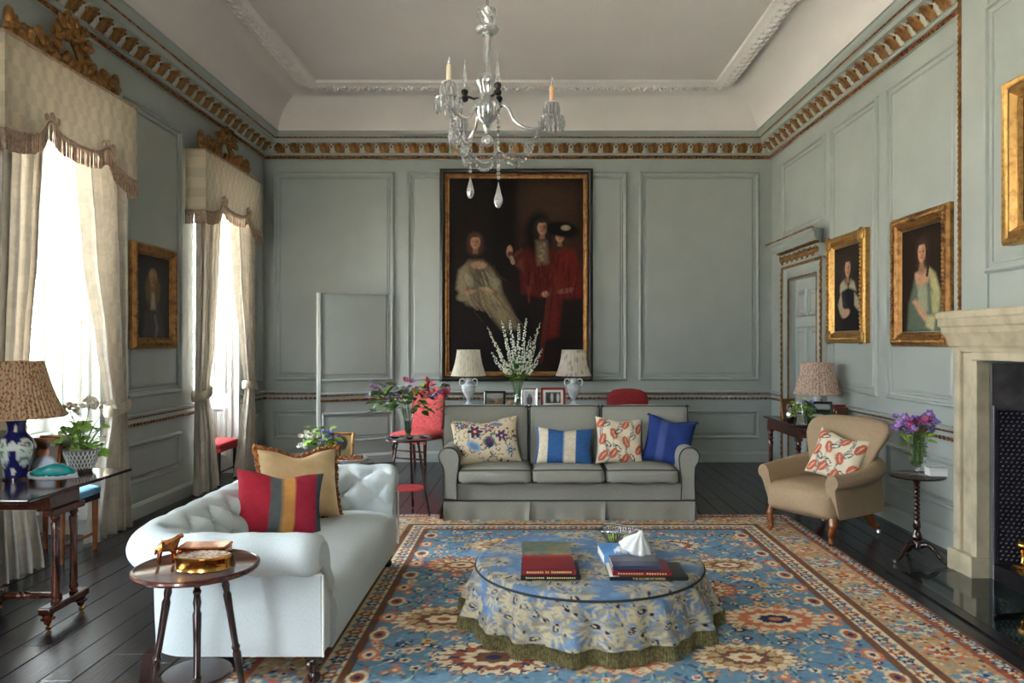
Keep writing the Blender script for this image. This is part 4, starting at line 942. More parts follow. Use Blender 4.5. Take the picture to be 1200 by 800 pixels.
# ---------------------------------------------------------------- skirted ottoman
OX, OY, OR_, OZ = .327, 4.19, .635, .315
ot = thing('ottoman_table', 'round ottoman table in blue floral cloth with olive fringe on the rug', 'ottoman', (OX, OY, RT))
R = random.Random(21)
def ottopaint(W, H, n, nf):
    p = Paint(int(W*230), int(H*230), W, H, hx(92, 120, 154)); BE, DB, NV_ = hx(180, 165, 132), hx(138, 130, 112), hx(30, 28, 36)
    for i in range(nf*3): x, y = R.uniform(0, W), R.uniform(0, H); p.ell(x, y, .05, .022, hx(120, 146, 176), .5, R.random()*3, .6)
    sp = []
    for k in range(nf*40):
        x, y = R.uniform(0, W), R.uniform(0, H)
        if all((x-a)**2+(y-b)**2 > .125**2 for a, b in sp): sp.append((x, y))
        if len(sp) >= nf: break
    for x, y in sp:
        a0 = R.random()*6; r_ = R.uniform(.080, .115)
        for q in range(17):
            a = a0+q*2*PI/17; l = r_*R.uniform(.75, 1.15); p.ell(x+math.cos(a)*l*.6, y+math.sin(a)*l*.6, l*.46, .0095, R.choice((BE, BE, DB)), .4, a)
        p.ell(x, y, r_*.36, r_*.44, hx(98, 124, 156), .3); p.ell(x, y, r_*.38, r_*.3, BE, .3, op=.6)
    for x, y in sp:
        rot = R.random()*3; k = R.random()
        if k < .5:
            p.ell(x, y, .026, .016, NV_, .1, rot)
            for q in (-.012, 0, .012): p.ell(x+q*math.cos(rot), y+q*math.sin(rot), .003, .012, BE, .1, rot)
        else: p.ell(x, y, .028, .014, NV_, .1, rot); p.ell(x, y, .019, .007, BE, .1, rot)
        p.ell(x+.05, y-.03, .013, .009, NV_, .1, rot); p.ell(x-.045, y+.04, .010, .006, NV_, .1, rot+1)
    p.noise(.10, 3, 2); return p
pk = ottopaint(4.2, .36, 18, 62); ptp = ottopaint(1.32, 1.32, 18, 50)
NA_ = 420; a = np.linspace(0, 2*PI, NA_, endpoint=False); rad = np.concatenate([np.linspace(.001, OR_-.03, 44), OR_-.03+.03*np.sin(np.linspace(.2, PI/2, 5))])
zz = np.concatenate([np.full(44, OZ)-.006*(np.linspace(0, 1, 44))**4, OZ-.03+.025*np.cos(np.linspace(.2, PI/2, 5))])
P = np.stack([np.outer(rad, np.cos(a)), np.outer(rad, np.sin(a)), np.outer(zz, np.ones(NA_))], 2)
MB().grid(P, cv=True, flip=False, col=ptp.at(P[..., 0]+.66, P[..., 1]+.66)).build('top', 'ottoman_cloth', ot, smooth=3)
fold = np.array([.5*math.sin(17*t+.8*math.sin(3*t))+.3*math.sin(29*t+1.3)+.2*math.sin(11*t+2) for t in a])
def skirt_ring(v, extra=0):
    r_ = OR_-.004+(.078*v**1.15)+.042*fold*v**.8+extra; return np.stack([r_*np.cos(a), r_*np.sin(a)], 1)
vs_ = np.linspace(0, 1, 46); ZB = .074
P = np.array([np.column_stack([skirt_ring(v), np.full(NA_, OZ-.032-(OZ-.032-ZB)*v)]) for v in vs_]); cl = pk.at(np.outer(np.ones(46), a*.66), np.outer(.35-vs_*.30, np.ones(NA_)))
MB().grid(P, cv=True, flip=False, col=cl).build('skirt', 'ottoman_cloth', ot, smooth=3)
MB().tube([((OR_+.002)*math.cos(t), (OR_+.002)*math.sin(t), OZ-.030) for t in np.linspace(0, 2*PI, 120, endpoint=False)], .006, 6, closed=True).build('rope_piping', 'sofa_piping', ot)
rr = np.random.RandomState(2); P = []
for v in np.linspace(0, 1, 4): P.append(np.column_stack([skirt_ring(1+.04*v, .004)*(1+(.012*v*(rr.rand(NA_)-.5))[:, None]), ZB+.004-(ZB-.001)*v+(.006*rr.rand(NA_)*v)]))
MB().grid(P, cv=True).build('bullion_fringe', 'fringe_olive', ot, smooth=0)
m = MB()
for i in range(0, NA_*1):
    t = 2*PI*i/NA_; k = int(i) % NA_; r_ = OR_-.004+.078+.042*fold[k]+.006; m.tube([(r_*math.cos(t), r_*math.sin(t), ZB+.002), ((r_+.006)*math.cos(t+.002), (r_+.006)*math.sin(t+.002), .001+.006*rr.rand())], .0045, 4)
stuff(m.build('fringe_cords', 'fringe_olive', ot, smooth=3))
MB().lathe([(OR_-.06, .0), (OR_-.06, OZ-.04)], 40).build('drum', 'tan_weave', ot)
TOPZ = OZ+RT
# books and things on the ottoman
def text_mesh(s_, size, ext=.0004):
    cu = bpy.data.curves.new('lettering', 'FONT'); cu.body = s_; cu.size = size; cu.align_x = 'CENTER'; cu.align_y = 'CENTER'; cu.extrude = ext
    o = bpy.data.objects.new('lettering', cu); C.objects.link(o); dg = bpy.context.evaluated_depsgraph_get(); me = bpy.data.meshes.new_from_object(o.evaluated_get(dg)); bpy.data.objects.remove(o); return me
def book(loc, rz, w_, d_, t_, cover, label, group, title=None, tm='ink_gold', tsize=.5, top=None):
    """closed book lying flat; spine towards -y"""
    t = thing('book', label, 'book', loc, rz, group); c_ = min(.003, t_*.12)
    MB().box(-w_/2+.004, w_/2-.004, -d_/2+.004, d_/2-.004, c_, t_-c_).build('pages', 'paper', t, smooth=0)
    cv_ = MB().box(-w_/2, w_/2, -d_/2, d_/2, 0, c_).box(-w_/2, w_/2, -d_/2, d_/2, t_-c_, t_).box(-w_/2, w_/2, -d_/2-.002, -d_/2+c_, 0, t_).build('cover', cover, t, smooth=0)
    if isinstance(title, tuple):                    # stand-in for illegible spine lettering: little blocks in word-like runs
        tot = sum(title)+len(title)-1; st_ = w_*.84/tot; x = -w_*.42; m = MB()
        for n in title:
            for i in range(n): m.box(x+st_*.18, x+st_*.82, -d_/2-.0028, -d_/2-.0018, t_*.34, t_*(.66 if i else .72)); x += st_
            x += st_
        stuff(m.build('spine_tooling', tm, cv_, smooth=0))
    elif title:
        me = text_mesh(title, t_*tsize); o = obj('lettering', me, tm, cv_, (0, -d_/2-.0024, t_/2), (PI/2, 0, 0))
        wd = o.dimensions.x if o.dimensions.x > 0 else 1
        bpy.context.view_layer.update(); wd = max(o.dimensions.x, 1e-3)
        if wd > w_*.9: o.scale = (w_*.9/wd, 1, 1)
    if top: MB().box(top[0], top[1], top[2], top[3], t_+.0002, t_+.0008).build('jacket_picture', top[4], cv_, smooth=0)
    return t
bk = 'books stacked on the ottoman table'
bx1, by1 = At(642, 640, 3.98)[0], 3.98
z = TOPZ+.001
book((bx1+.01, 3.90, z), 0, .305, .235, .022, 'book_black', 'black book at the bottom of the left pile on the ottoman', bk, (9, 14), 'ink_gold', .5)
book((bx1+.0, 3.91, z+.022), .02, .275, .225, .026, 'book_maroon', 'dark red cloth book in the left pile on the ottoman', bk, (9, 2, 11), 'ink_gold', .55)
book((bx1-.004, 4.14, z), .0, .27, .22, .045, 'book_red', 'bright red book beside the maroon one on the ottoman', bk, (7, 6, 5), 'ink_white', .5)
book((bx1-.006, 4.165, z+.046), .03, .27, .20, .022, 'book_teal', 'teal picture-jacket book on top of the bright red book', bk)
bx2 = At(750, 650, 3.95)[0]
book((bx2+.02, 3.90, z), .0, .40, .25, .018, 'book_black', 'wide black book at the bottom of the right pile on the ottoman', bk, 'THE ALLURE OF HORSES', 'ink_gold', .85, (-.198, -.15, -.12, .12, 'ink_white'))
book((bx2-.01, 3.905, z+.018), -.02, .30, .225, .022, 'book_maroon', 'dark red picture book in the middle of the right pile on the ottoman', bk, (10, 8), 'ink_gold', .6)
book((bx2-.035, 3.92, z+.040), .01, .25, .20, .020, 'book_navy', 'navy book topping the right pile on the ottoman', bk, None, 'ink_white', .5, (-.12, .12, -.02, .09, 'book_slate'))
book((bx2-.09, 4.17, z), .06, .20, .26, .05, 'book_blue', 'sky blue book lying behind the right pile on the ottoman', bk)
bs = thing('silver_basket', 'pierced silver bread basket behind the books on the ottoman', 'basket', (At(727, 605, 4.42)[0], 4.425, TOPZ+.001))
m = MB(); seg = 44
MB().lathe([(.03, 0), (.06, .004), (.062, .012), (.05, .018)], 24).build('foot', 'silver', bs)
for i in range(seg):
    t = 2*PI*i/seg; m.tube(catmull([(.055*math.cos(t), .05*math.sin(t), .015), (.09*math.cos(t+.1), .075*math.sin(t+.1), .045), (.125*math.cos(t+.2), .10*math.sin(t+.2), .095)], 3), .0032, 5)
stuff(m.build('pierced_side', 'silver', bs, smooth=3))
MB().lathe([(.001, .016), (.05, .017), (.06, .022)], 24).build('bowl', 'silver', bs)
MB().tube([(.127*math.cos(t), .102*math.sin(t), .097+.006*math.cos(3*t)) for t in np.linspace(0, 2*PI, 48, endpoint=False)], .006, 6, closed=True).build('rim', 'silver', bs)
for i, q in enumerate(((-.045, .0), (.035, -.005))): tag(MB().lathe([(.001, 0), (.022, .008), (.028, .026), (.02, .044), (.001, .05)], 14).build('green_fruit', 'leaf_light', None, loc=(bs.location.x+q[0], bs.location.y+q[1], TOPZ+.024)), ('left', 'right')[i]+' one of two small green fruit in the silver basket', 'fruit', 'green fruit in the basket')
sh = thing('seashell', 'large white spiral seashell in front of the silver basket', 'shell', (At(742, 640, 4.08)[0], 4.08, TOPZ+.062), .3)
pf_ = catmull([(.001, 0), (.062, .004), (.084, .022), (.074, .050), (.046, .078), (.020, .104), (.010, .122), (.001, .130)], 6)
MB().lathe(pf_, 60, rf=lambda a_, z: 1+.16*abs(math.cos(4.5*a_+z*6))**1.5-.06+.10*math.cos(a_)*(z > .03), M=rotm(.22, .30, 0)).build('whorls', 'white_china', sh, smooth=3)
MB().tube(catmull([(-.05, -.01, .018), (-.085, -.012, .022), (-.115, -.01, .016)], 5), [.026]*4+[.02]*4+[.012]*3, 10).build('canal', 'white_china', sh, smooth=3)
# ---------------------------------------------------------------- tripod and other tables
def tripod(loc, label, R_, H_, foot, legm, topm, tilt=0, shelf=None, legr=.013, start=.45, rz=0):
    t = thing('tripod_table', label, 'table', loc, rz)
    MB().lathe([(R_-.02, H_-.022), (R_-.004, H_-.020), (R_, H_-.012), (R_-.002, H_-.004), (R_-.010, H_-.001), (R_-.014, H_-.004), (.001, H_-.004)], 40).build('top', topm, t)
    for k in range(3):
        a = tilt+k*2*PI/3; p0 = (R_*start*math.cos(a), R_*start*math.sin(a), H_-.02); p1 = (foot*math.cos(a), foot*math.sin(a), 0)
        pf = [(0, legr), (.04, legr*1.5), (.06, legr*.8), (.08, legr*1.3), (.10, legr*.9), (.14, legr*1.25), (.18, legr*.9), (.20, legr*1.3), (.30, legr*1.15), (.52, legr), (.54, legr*1.4), (.56, legr*1.0), (.58, legr*1.35), (.75, legr*1.1), (.86, legr*.8), (.88, legr*1.4), (.91, legr*.8), (.95, legr*1.2), (1, legr*.7)]
        spin_leg(p0, p1, pf).build('leg', legm, t)
    if shelf: MB().lathe([(.001, shelf[1]-.008), (shelf[0], shelf[1]-.008), (shelf[0]+.004, shelf[1]), (shelf[0], shelf[1]+.008), (.001, shelf[1]+.008)], 32).build('shelf', shelf[2], t)
    return t
FT = (-1.285, 2.86, RT); FTZ = .672+RT
tripod(FT, 'dark round tripod table in front of the chesterfield arm holding gilt boxes', .23, .672, .215, 'mahogany_dark', 'mahogany', math.radians(-66), (.125, .25, 'mahogany_dark'), .0125)
tripod((-1.095, 6.66, RT), 'small dark tripod table holding a flower vase beside the grey sofa', .21, .675, .235, 'mahogany_dark', 'mahogany_dark', math.radians(210), (.14, .225, 'red_seat'), .010, .5)
tripod((-1.49, 5.76, RT), 'round side table behind the far arm of the chesterfield', .27, .60, .22, 'mahogany', 'mahogany_dark', .5)
# wine table with curled feet
wt = thing('pedestal_table', 'small mahogany pedestal wine table by the fireplace', 'table', (2.715, 5.22, 0)); WTZ = .605
MB().lathe([(.16, WTZ-.016), (.180, WTZ-.014), (.186, WTZ-.006), (.182, WTZ), (.175, WTZ-.004), (.001, WTZ-.004)], 40).build('top', 'mahogany_dark', wt)
pf = [(.022, WTZ-.016), (.040, WTZ-.03), (.022, WTZ-.05)]
for i in range(9): z = WTZ-.06-i*.03; pf += [(.022, z), (.015, z-.012), (.021, z-.024)]
pf += [(.026, .24), (.018, .22), (.030, .19), (.036, .17), (.024, .145), (.034, .125), (.036, .09), (.012, .08)]
MB().lathe(pf[::-1], 18).build('column', 'mahogany_dark', wt)
for k in range(3):
    a = math.radians(200)+k*2*PI/3; MB().tube(catmull([(r_*math.cos(a), r_*math.sin(a), z) for r_, z in ((.02, .11), (.07, .125), (.12, .085), (.16, .035), (.19, .02), (.205, .018))], 5), [.020]*5+[.018]*5+[.015]*5+[.012]*5+[.014]*5+[.013], 10).build('leg', 'mahogany_dark', wt)
# table beside the window (left)
TZ = .735; TX1, TX0, TY0, TY1 = -2.545, -3.12, 3.76, 4.74
lt = thing('drop_leaf_table', 'polished mahogany table on castors with twin column end supports', 'table', (0, 0, 0))
MB().box(TX0, TX1, TY0, TY1, TZ-.02, TZ).build('top', 'mahogany_dark', lt, smooth=0, bevel=.006)
MB().box(TX0+.05, TX1-.03, 3.98, 4.24, TZ-.10, TZ-.02).build('apron', 'mahogany', lt, smooth=0, bevel=.004)
for xx, nm in ((-2.58, 0), (-3.05, 1)):
    for yy in (4.03, 4.19):
        z0, z1 = .125, TZ-.10; pr = [(.022, z0), (.024, z0+.01), (.017, z0+.02), (.024, z0+.04), (.019, z0+.055), (.020, z0+.10), (.017, z0+.30), (.020, z1-.14), (.023, z1-.08), (.016, z1-.07), (.024, z1-.05), (.018, z1-.035), (.023, z1-.02), (.022, z1)]
        turned(pr, 14, (xx, yy, 0)).build('leg', 'mahogany', lt)
    MB().box(xx-.032, xx+.032, 3.93, 4.29, .085, .125).build('sled_foot', 'mahogany', lt, smooth=0, bevel=.008)
    for yy in (3.965, 4.255):
        tf_ = turned([(.010, .028), (.016, .034), (.020, .05), (.034, .056), (.036, .066), (.024, .074), (.030, .085)], 14, (xx, yy, 0)).build('turned_foot', 'mahogany', lt)
        MB().lathe([(.001, -.009), (.013, -.008), (.015, 0), (.013, .008), (.001, .009)], 12, (xx+.012, yy-.01, .0155), M=Matrix.Rotation(PI/2, 4, 'X')).build('castor', 'brass', tf_)
    MB().box(xx-.03, xx+.03, 3.97, 4.25, TZ-.135, TZ-.10).build('bracket', 'mahogany', lt, smooth=0, bevel=.004)
spin_leg((-2.60, 4.11, .135), (-3.03, 4.11, .135), [(0, .014), (.1, .014), (.3, .018), (.42, .016), (.46, .024), (.5, .017), (.54, .024), (.58, .016), (.7, .018), (.9, .014), (1, .014)]).build('stretcher', 'mahogany', lt)
spin_leg((-2.90, 3.95, TZ-.02), (-2.90, 4.0, .14), [(0, .022), (.1, .022), (.12, .014), (.16, .022), (.20, .015), (.3, .019), (.7, .014), (.8, .018), (.9, .013), (.95, .02), (1, .012)]).build('gate_leg', 'mahogany', lt)
# table under the lamp by the door (right)
rt = thing('side_table', 'mahogany side table with turned legs against the wall near the door', 'table', (0, 0, 0)); RZ = .745
MB().box(2.52, 3.05, 7.10, 8.06, RZ-.022, RZ).build('top', 'mahogany_dark', rt, smooth=0, bevel=.008)
MB().box(2.56, 3.03, 7.14, 8.02, RZ-.13, RZ-.022).build('apron', 'mahogany', rt, smooth=0, bevel=.004)
for xx in (2.585, 3.0):
    for yy in (7.165, 7.995):
        MB().box(xx-.03, xx+.03, yy-.03, yy+.03, RZ-.16, RZ-.05).build('leg_block', 'mahogany', rt, smooth=0, bevel=.004)
        turned([(.014, 0), (.02, .02), (.016, .05), (.026, .10), (.022, .40), (.028, .47), (.018, .49), (.030, .51), (.020, .535), (.030, .55), (.024, .56), (.026, RZ-.16)], 14, (xx, yy, 0)).build('leg', 'mahogany', rt)
# console behind the sofa
cs = thing('console_table', 'narrow dark console table behind the grey sofa carrying two lamps', 'table', (0, 0, 0)); CSZ = .885
MB().box(-.86, .68, 7.33, 7.74, CSZ-.025, CSZ).build('top', 'mahogany_dark', cs, smooth=0, bevel=.006)
MB().box(-.82, .64, 7.36, 7.71, CSZ-.11, CSZ-.025).build('apron', 'mahogany_dark', cs, smooth=0)
for xx in (-.79, .61):
    for yy in (7.39, 7.68): MB().tube([(xx, yy, CSZ-.10), (xx, yy, 0)], [.026, .016], 8).build('leg', 'mahogany_dark', cs)
# ---------------------------------------------------------------- lamps
def shade(t, rb, rt_, z0, z1, m_, n=60, amp=.018, seg=None):
    seg = seg or n*6; rf = lambda a_, z: 1+amp*math.cos(n*a_)
    sh_ = MB().lathe([(rb*(1-u)+rt_*u-.010*math.sin(PI*u), z0+(z1-z0)*u) for u in np.linspace(0, 1, 7)], seg, rf=rf, caps=False).build('lamp_shade', m_, t, smooth=3)
    for r_, z in ((rb, z0), (rt_, z1)): MB().tube([(r_*math.cos(a_), r_*math.sin(a_), z) for a_ in np.linspace(0, 2*PI, 48, endpoint=False)], .005, 6, closed=True).build('shade_trim', m_, sh_)
l1 = thing('table_lamp', 'large lamp with blue floral porcelain vase base and rust pleated shade', 'lamp', (-3.02, 4.36, TZ))
bp = Paint(120, 90, .60, .36, hx(32, 34, 92))
for x, y, rx, ry, c in ((.11, .16, .058, .085, hx(206, 214, 206)), (.26, .16, .058, .085, hx(206, 214, 206)), (.41, .16, .058, .085, hx(206, 214, 206)), (.56, .16, .058, .085, hx(206, 214, 206)), (.185, .20, .026, .028, hx(212, 214, 208)), (.335, .20, .026, .028, hx(212, 214, 208)), (.485, .20, .026, .028, hx(212, 214, 208)), (.035, .20, .026, .028, hx(212, 214, 208)), (.18, .05, .02, .024, hx(216, 208, 190)), (.33, .05, .02, .024, hx(216, 208, 190)), (.48, .05, .02, .024, hx(216, 208, 190)), (.2, .30, .018, .02, hx(216, 208, 190)), (.35, .30, .018, .02, hx(216, 208, 190)), (.5, .30, .018, .02, hx(216, 208, 190))): bp.ell(x, y, rx, ry, c, .08)
R = random.Random(3)
for k in range(4):
    for q in range(26): bp.ell(.11+.15*k+R.uniform(-.038, .038), .16+R.uniform(-.065, .065), .010, .006, R.choice((hx(90, 130, 96), hx(120, 150, 120), hx(180, 90, 80), hx(80, 110, 130))), .2, R.random()*3)
pr = catmull([(.055, 0), (.058, .02), (.062, .05), (.082, .11), (.098, .17), (.096, .205), (.07, .245), (.048, .275), (.046, .31), (.056, .345)], 4)
seg = 60; a_ = np.linspace(0, 2*PI, seg+1); P = np.array([[(r_*math.cos(t), r_*math.sin(t), z) for t in a_] for r_, z in pr]); cl = bp.at(np.outer(np.ones(len(pr)), (a_/(2*PI)*.6)), np.outer([z for r_, z in pr], np.ones(seg+1)))
MB().grid(P, col=cl, flip=True).build('vase_base', 'glazed_print', l1, smooth=3)
MB().lathe([(.0, .345), (.03, .345), (.012, .36), (.012, .42), (.02, .43), (.0, .47)], 12).build('socket', 'brass', l1); MB().lathe([(.07, -.0), (.07, .012), (.05, .014)], 24).build('foot', 'mahogany_dark', l1)
shade(l1, .245, .135, .365, .685, 'shade_rust', 56)
l2 = thing('table_lamp', 'lamp with cream base and pink patterned pleated shade on the side table', 'lamp', (2.835, 7.345, RZ))
MB().lathe(catmull([(.06, 0), (.062, .012), (.03, .03), (.05, .07), (.075, .13), (.06, .19), (.03, .22), (.045, .25), (.02, .27)], 4), 24).build('base', 'white_china', l2); MB().tube([(0, 0, .26), (0, 0, .5)], .006, 6).build('stem', 'brass', l2)
shade(l2, .222, .148, .285, .59, 'shade_pink', 40)
def urn(t):
    MB().box(-.05, .05, -.05, .05, 0, .035).build('plinth', 'white_china', t, smooth=0, bevel=.004)
    MB().lathe(catmull([(.035, .035), (.018, .055), (.016, .075), (.035, .105), (.062, .16), (.072, .20), (.066, .225), (.035, .245), (.03, .275), (.04, .29), (.0, .295)], 4), 28).build('body', 'grey_blue_china', t)
    for s in (-1, 1): MB().tube(catmull([(s*.065, 0, .215), (s*.088, 0, .235), (s*.085, 0, .275), (s*.055, 0, .285), (s*.035, 0, .265)], 5), .007, 6).build('handle', 'white_china', t)
mat('grey_blue_china', hx(186, 196, 206), .18, c2=hx(222, 224, 224), scale=18, contrast=(.45, .6), coat=.3)
l3 = thing('table_lamp', 'white urn lamp with plain cream pleated shade on the console', 'lamp', ((549-VX)*7.5/FPX, 7.5, CSZ)); urn(l3); shade(l3, .175, .115, .32, .575, 'shade_cream', 36)
l4 = thing('table_lamp', 'white urn lamp with grey floral pleated shade on the console', 'lamp', ((672-VX)*7.5/FPX, 7.5, CSZ)); urn(l4); shade(l4, .175, .115, .32, .575, 'shade_floral', 36)
# ---------------------------------------------------------------- curtains, pelmets and gilt crestings
def lerpz(tab, z):
    for (z0, *a), (z1, *b) in zip(tab[:-1], tab[1:]):
        if z0 <= z <= z1: t = (z-z0)/(z1-z0); t = t*t*(3-2*t)*.6+t*.4; return [p+(q-p)*t for p, q in zip(a, b)]
    return list(tab[-1][1:]) if z > tab[-1][0] else list(tab[0][1:])
def curtain(tab, label, nf, seed, tie=1.02, x0=-3.335, group=None):
    """tab rows: height, near edge y, far edge y, fold depth, x offset"""
    t = thing('curtain', label, 'curtain', (0, 0, 0)); R = random.Random(seed); ph = [R.random()*6 for k in range(4)]
    nu, nz = nf*12+1, 80; zs = np.concatenate([np.linspace(.012, 1.4, 46), np.linspace(1.43, 3.02, 34)]); P = []
    for u in np.linspace(0, 1, nu):
        row = []
        for z in zs:
            a, b, d, dx = lerpz(tab, z); uu = u+.018*math.sin(u*11+ph[0]+z*.5); y = a+(b-a)*min(max(uu, 0), 1)
            f = math.sin(2*PI*nf*u+ph[1]+.35*math.sin(z*1.3+ph[2]))*.75+.25*math.sin(2*PI*nf*2.3*u+ph[3])
            row.append((x0+dx+d*f, y+.35*d*math.cos(2*PI*nf*u+ph[1]), z))
        P.append(row)
    MB().grid(P).build('drape', 'curtain_damask', t, smooth=3)
    a, b, d, dx = lerpz(tab, tie); yc, ry, rx = (a+b)/2, (b-a)/2+.025, d+.045; rows = []
    for h, k in ((-.045, .98), (-.03, 1.03), (0, 1.05), (.03, 1.03), (.045, .98)): rows.append([(x0+dx+rx*k*math.cos(q), yc+ry*k*math.sin(q), tie+h+.03*math.sin(q)*(1 if seed % 2 else -1)) for q in np.linspace(0, 2*PI, 32, endpoint=False)])
    MB().grid(rows, cv=True, flip=True).build('tieback', 'pelmet_damask', t, smooth=3); return t
for k, yc in ((2, 5.35), (3, 8.18), (1, 2.52)):
    nm = {2: 'of the window by the blue lamp', 3: 'of the far window', 1: 'of the window nearest the camera'}[k]
    if k != 1: curtain([(0, yc-.83, yc-.27, .050, 0), (.5, yc-.82, yc-.36, .040, 0), (1.02, yc-.80, yc-.50, .028, .0), (1.5, yc-.78, yc-.40, .035, 0), (2.2, yc-.77, yc-.33, .045, 0), (3.05, yc-.76, yc-.27, .048, 0)], 'cream damask curtain on the left side '+nm, 5, 4+k)
    curtain([(0, yc+.24, yc+.84, .055, 0), (.5, yc+.36, yc+.80, .042, 0), (1.02, yc+.52, yc+.76, .028, 0), (1.5, yc+.40, yc+.755, .036, 0), (2.2, yc+.24, yc+.75, .045, 0), (3.05, yc+.14, yc+.74, .048, 0)], 'cream damask curtain on the right side '+nm, 5, 11+k)
def pelmet(yc, label):
    t = thing('pelmet', label, 'pelmet', (0, yc, 0)); HW, X, ZT = .775, -3.245, 3.45
    edge = catmull([(-1, 2.84), (-.8, 2.855), (-.6, 2.90), (-.46, 3.005), (-.40, 3.0), (-.28, 2.955), (0, 2.935), (.28, 2.955), (.40, 3.0), (.46, 3.005), (.6, 2.90), (.8, 2.855), (1, 2.84)], 5)
    us = [e[0] for e in edge]
    ring = [(WL+.004, -HW, 2.84), (-3.30, -HW, 2.84)]+[(X+.004*math.sin(u*30), u*HW, e) for u, e in edge]+[(-3.30, HW, 2.84), (WL+.004, HW, 2.84)]
    # board and fabric front
    P = [[(x-.03*0, y, e+(ZT-e)*v) for v in np.linspace(0, 1, 8)] for x, y, e in ring]
    MB().grid(P, flip=False).build('fabric', 'pelmet_damask', t, smooth=.6)
    MB().box(WL+.002, X+.008, -HW-.008, HW+.008, ZT, ZT+.02).build('board', 'fringe_pink', t, smooth=0, bevel=.004)
    MB().tube([(x+.006 if -HW < y < HW else x, y+(.0 if -HW < y < HW else math.copysign(.006, y)), e+.012) for x, y, e in ring], .010, 6).build('gimp_braid', 'fringe_pink', t)
    m = MB(); pts = []
    L_ = [Vector(p) for p in ring]
    for a, b in zip(L_[:-1], L_[1:]):
        n = max(int((b-a).length/.008), 1)
        for i in range(n): pts.append(a.lerp(b, i/n))
    R = random.Random(2)
    for p in pts:
        o = R.uniform(-.003, .003); m.tube([(p.x+.002, p.y, p.z+.008), (p.x+.004+o, p.y+o, p.z-.06), (p.x+.002+o, p.y+o*1.5, p.z-.115+R.uniform(-.006, .004))], [.0045, .004, .0052], 4)
    stuff(m.build('bullion_fringe', 'fringe_pink', t, smooth=3))
    for u in (-.43, .43):
        for s in (-1, 0, 1): MB().ell((X+.014, u*HW+s*.06, 3.04+.022*(s == 0)), (.010, .024, .028), 8, 5).build('bow_loop', 'fringe_pink', t, smooth=3)
pelmet(5.35, 'cream damask pelmet with pink fringe over the window nearest the blue lamp'); pelmet(8.18, 'cream damask pelmet with pink fringe over the far window')
def cresting(yc, label):
    t = thing('gilt_cresting', label, 'carving', (-3.315, yc, 3.472)); R = random.Random(int(yc*10))
    def lf(y, z, ly, lz, rot, th=.016, x=0):
        return MB().ell((0, 0, 0), (th, ly, lz), 8, 6)
    leaf = MB().ell((0, 0, 0), (.022, .032, .062), 8, 6).mesh('carved_leaf', 3); bud = MB().ell((0, 0, 0), (.034, .045, .075), 10, 8).mesh('carved_bud', 3)
    for s in (-1, 1):                               # lyre shaped scrolls in the centre
        MB().tube(catmull([(0, s*.02, .0), (0, s*.11, .03), (0, s*.15, .12), (0, s*.10, .20), (0, s*.05, .25), (0, s*.09, .30), (0, s*.15, .28)], 6), [.03]*8+[.026]*12+[.024]*10+[.018]*7, 8).build('scroll', 'gilding', t)
        MB().tube(catmull([(0, s*.10, .02), (0, s*.24, .035), (0, s*.36, .03), (0, s*.48, .045), (0, s*.60, .02)], 6), [.028]*12+[.022]*13, 8).build('garland', 'gilding', t)
        obj('carved_bud', bud, 'gilding', t, (.0, s*.60, .135), (s*-.1, 0, 0), (1, .8, .95)); obj('carved_bud', bud, 'gilding', t, (.0, s*.585, .05), (0, 0, 0), (1, .9, .6))
        for i in range(38): 
            q = i/37; obj('carved_leaf', leaf, 'gilding', t, (R.uniform(-.004, .03), s*(.16+.44*q), .028+R.uniform(0, .13)*(1.2-.6*q)), (R.uniform(-1.5, 1.5), R.uniform(-.6, .6), R.uniform(-.5, .5)), (1, 1, R.uniform(.7, 1.05)))
    for i in range(60):
        a = R.uniform(-.5, PI+.5); r_ = R.uniform(.02, .15); obj('carved_leaf', leaf, 'gilding', t, (R.uniform(0, .05), r_*math.cos(a)*1.15, .25+r_*math.sin(a)*.75), (a-PI/2+R.uniform(-.6, .6), R.uniform(-.5, .5), R.uniform(-.5, .5)))
    for i in range(10): obj('carved_leaf', leaf, 'gilding', t, (R.uniform(0, .03), R.uniform(-.07, .07), R.uniform(.03, .09)), (R.uniform(-1.5, 1.5), 0, 0), (1, 1, .8))
cresting(5.32, 'gilded carved leaf cresting on the pelmet nearest the blue lamp'); cresting(8.06, 'gilded carved leaf cresting on the pelmet of the far window')
# ---------------------------------------------------------------- framed paintings (local: x right, z up, front towards -y)
def frame_mesh(w_, h_, prof):
    """mitred frame; prof = (inset from outer edge, projection)"""
    P = [[(sx*(w_/2-i), -p, sz*(h_/2-i)) for sx, sz in ((-1, -1), (1, -1), (1, 1), (-1, 1))] for i, p in prof]; return MB().grid(P, cv=True, flip=False)
def carve(w_, h_, inset, out, step, r_, R, mb=None):
    m = mb or MB(); per = []
    for L_, f in ((w_, lambda q: (q, -h_/2+inset)), (w_, lambda q: (q, h_/2-inset)), (h_, lambda q: (-w_/2+inset, q)), (h_, lambda q: (w_/2-inset, q))):
        n = int((L_-2*inset)/step)
        for i in range(n+1): x, z = f(-L_/2+inset+i*(L_-2*inset)/n); m.ell((x, -out, z), (r_*R.uniform(.7, 1.2), r_*.6, r_*R.uniform(.7, 1.2)), 6, 4, rotm(y=R.random()*3))
    return m
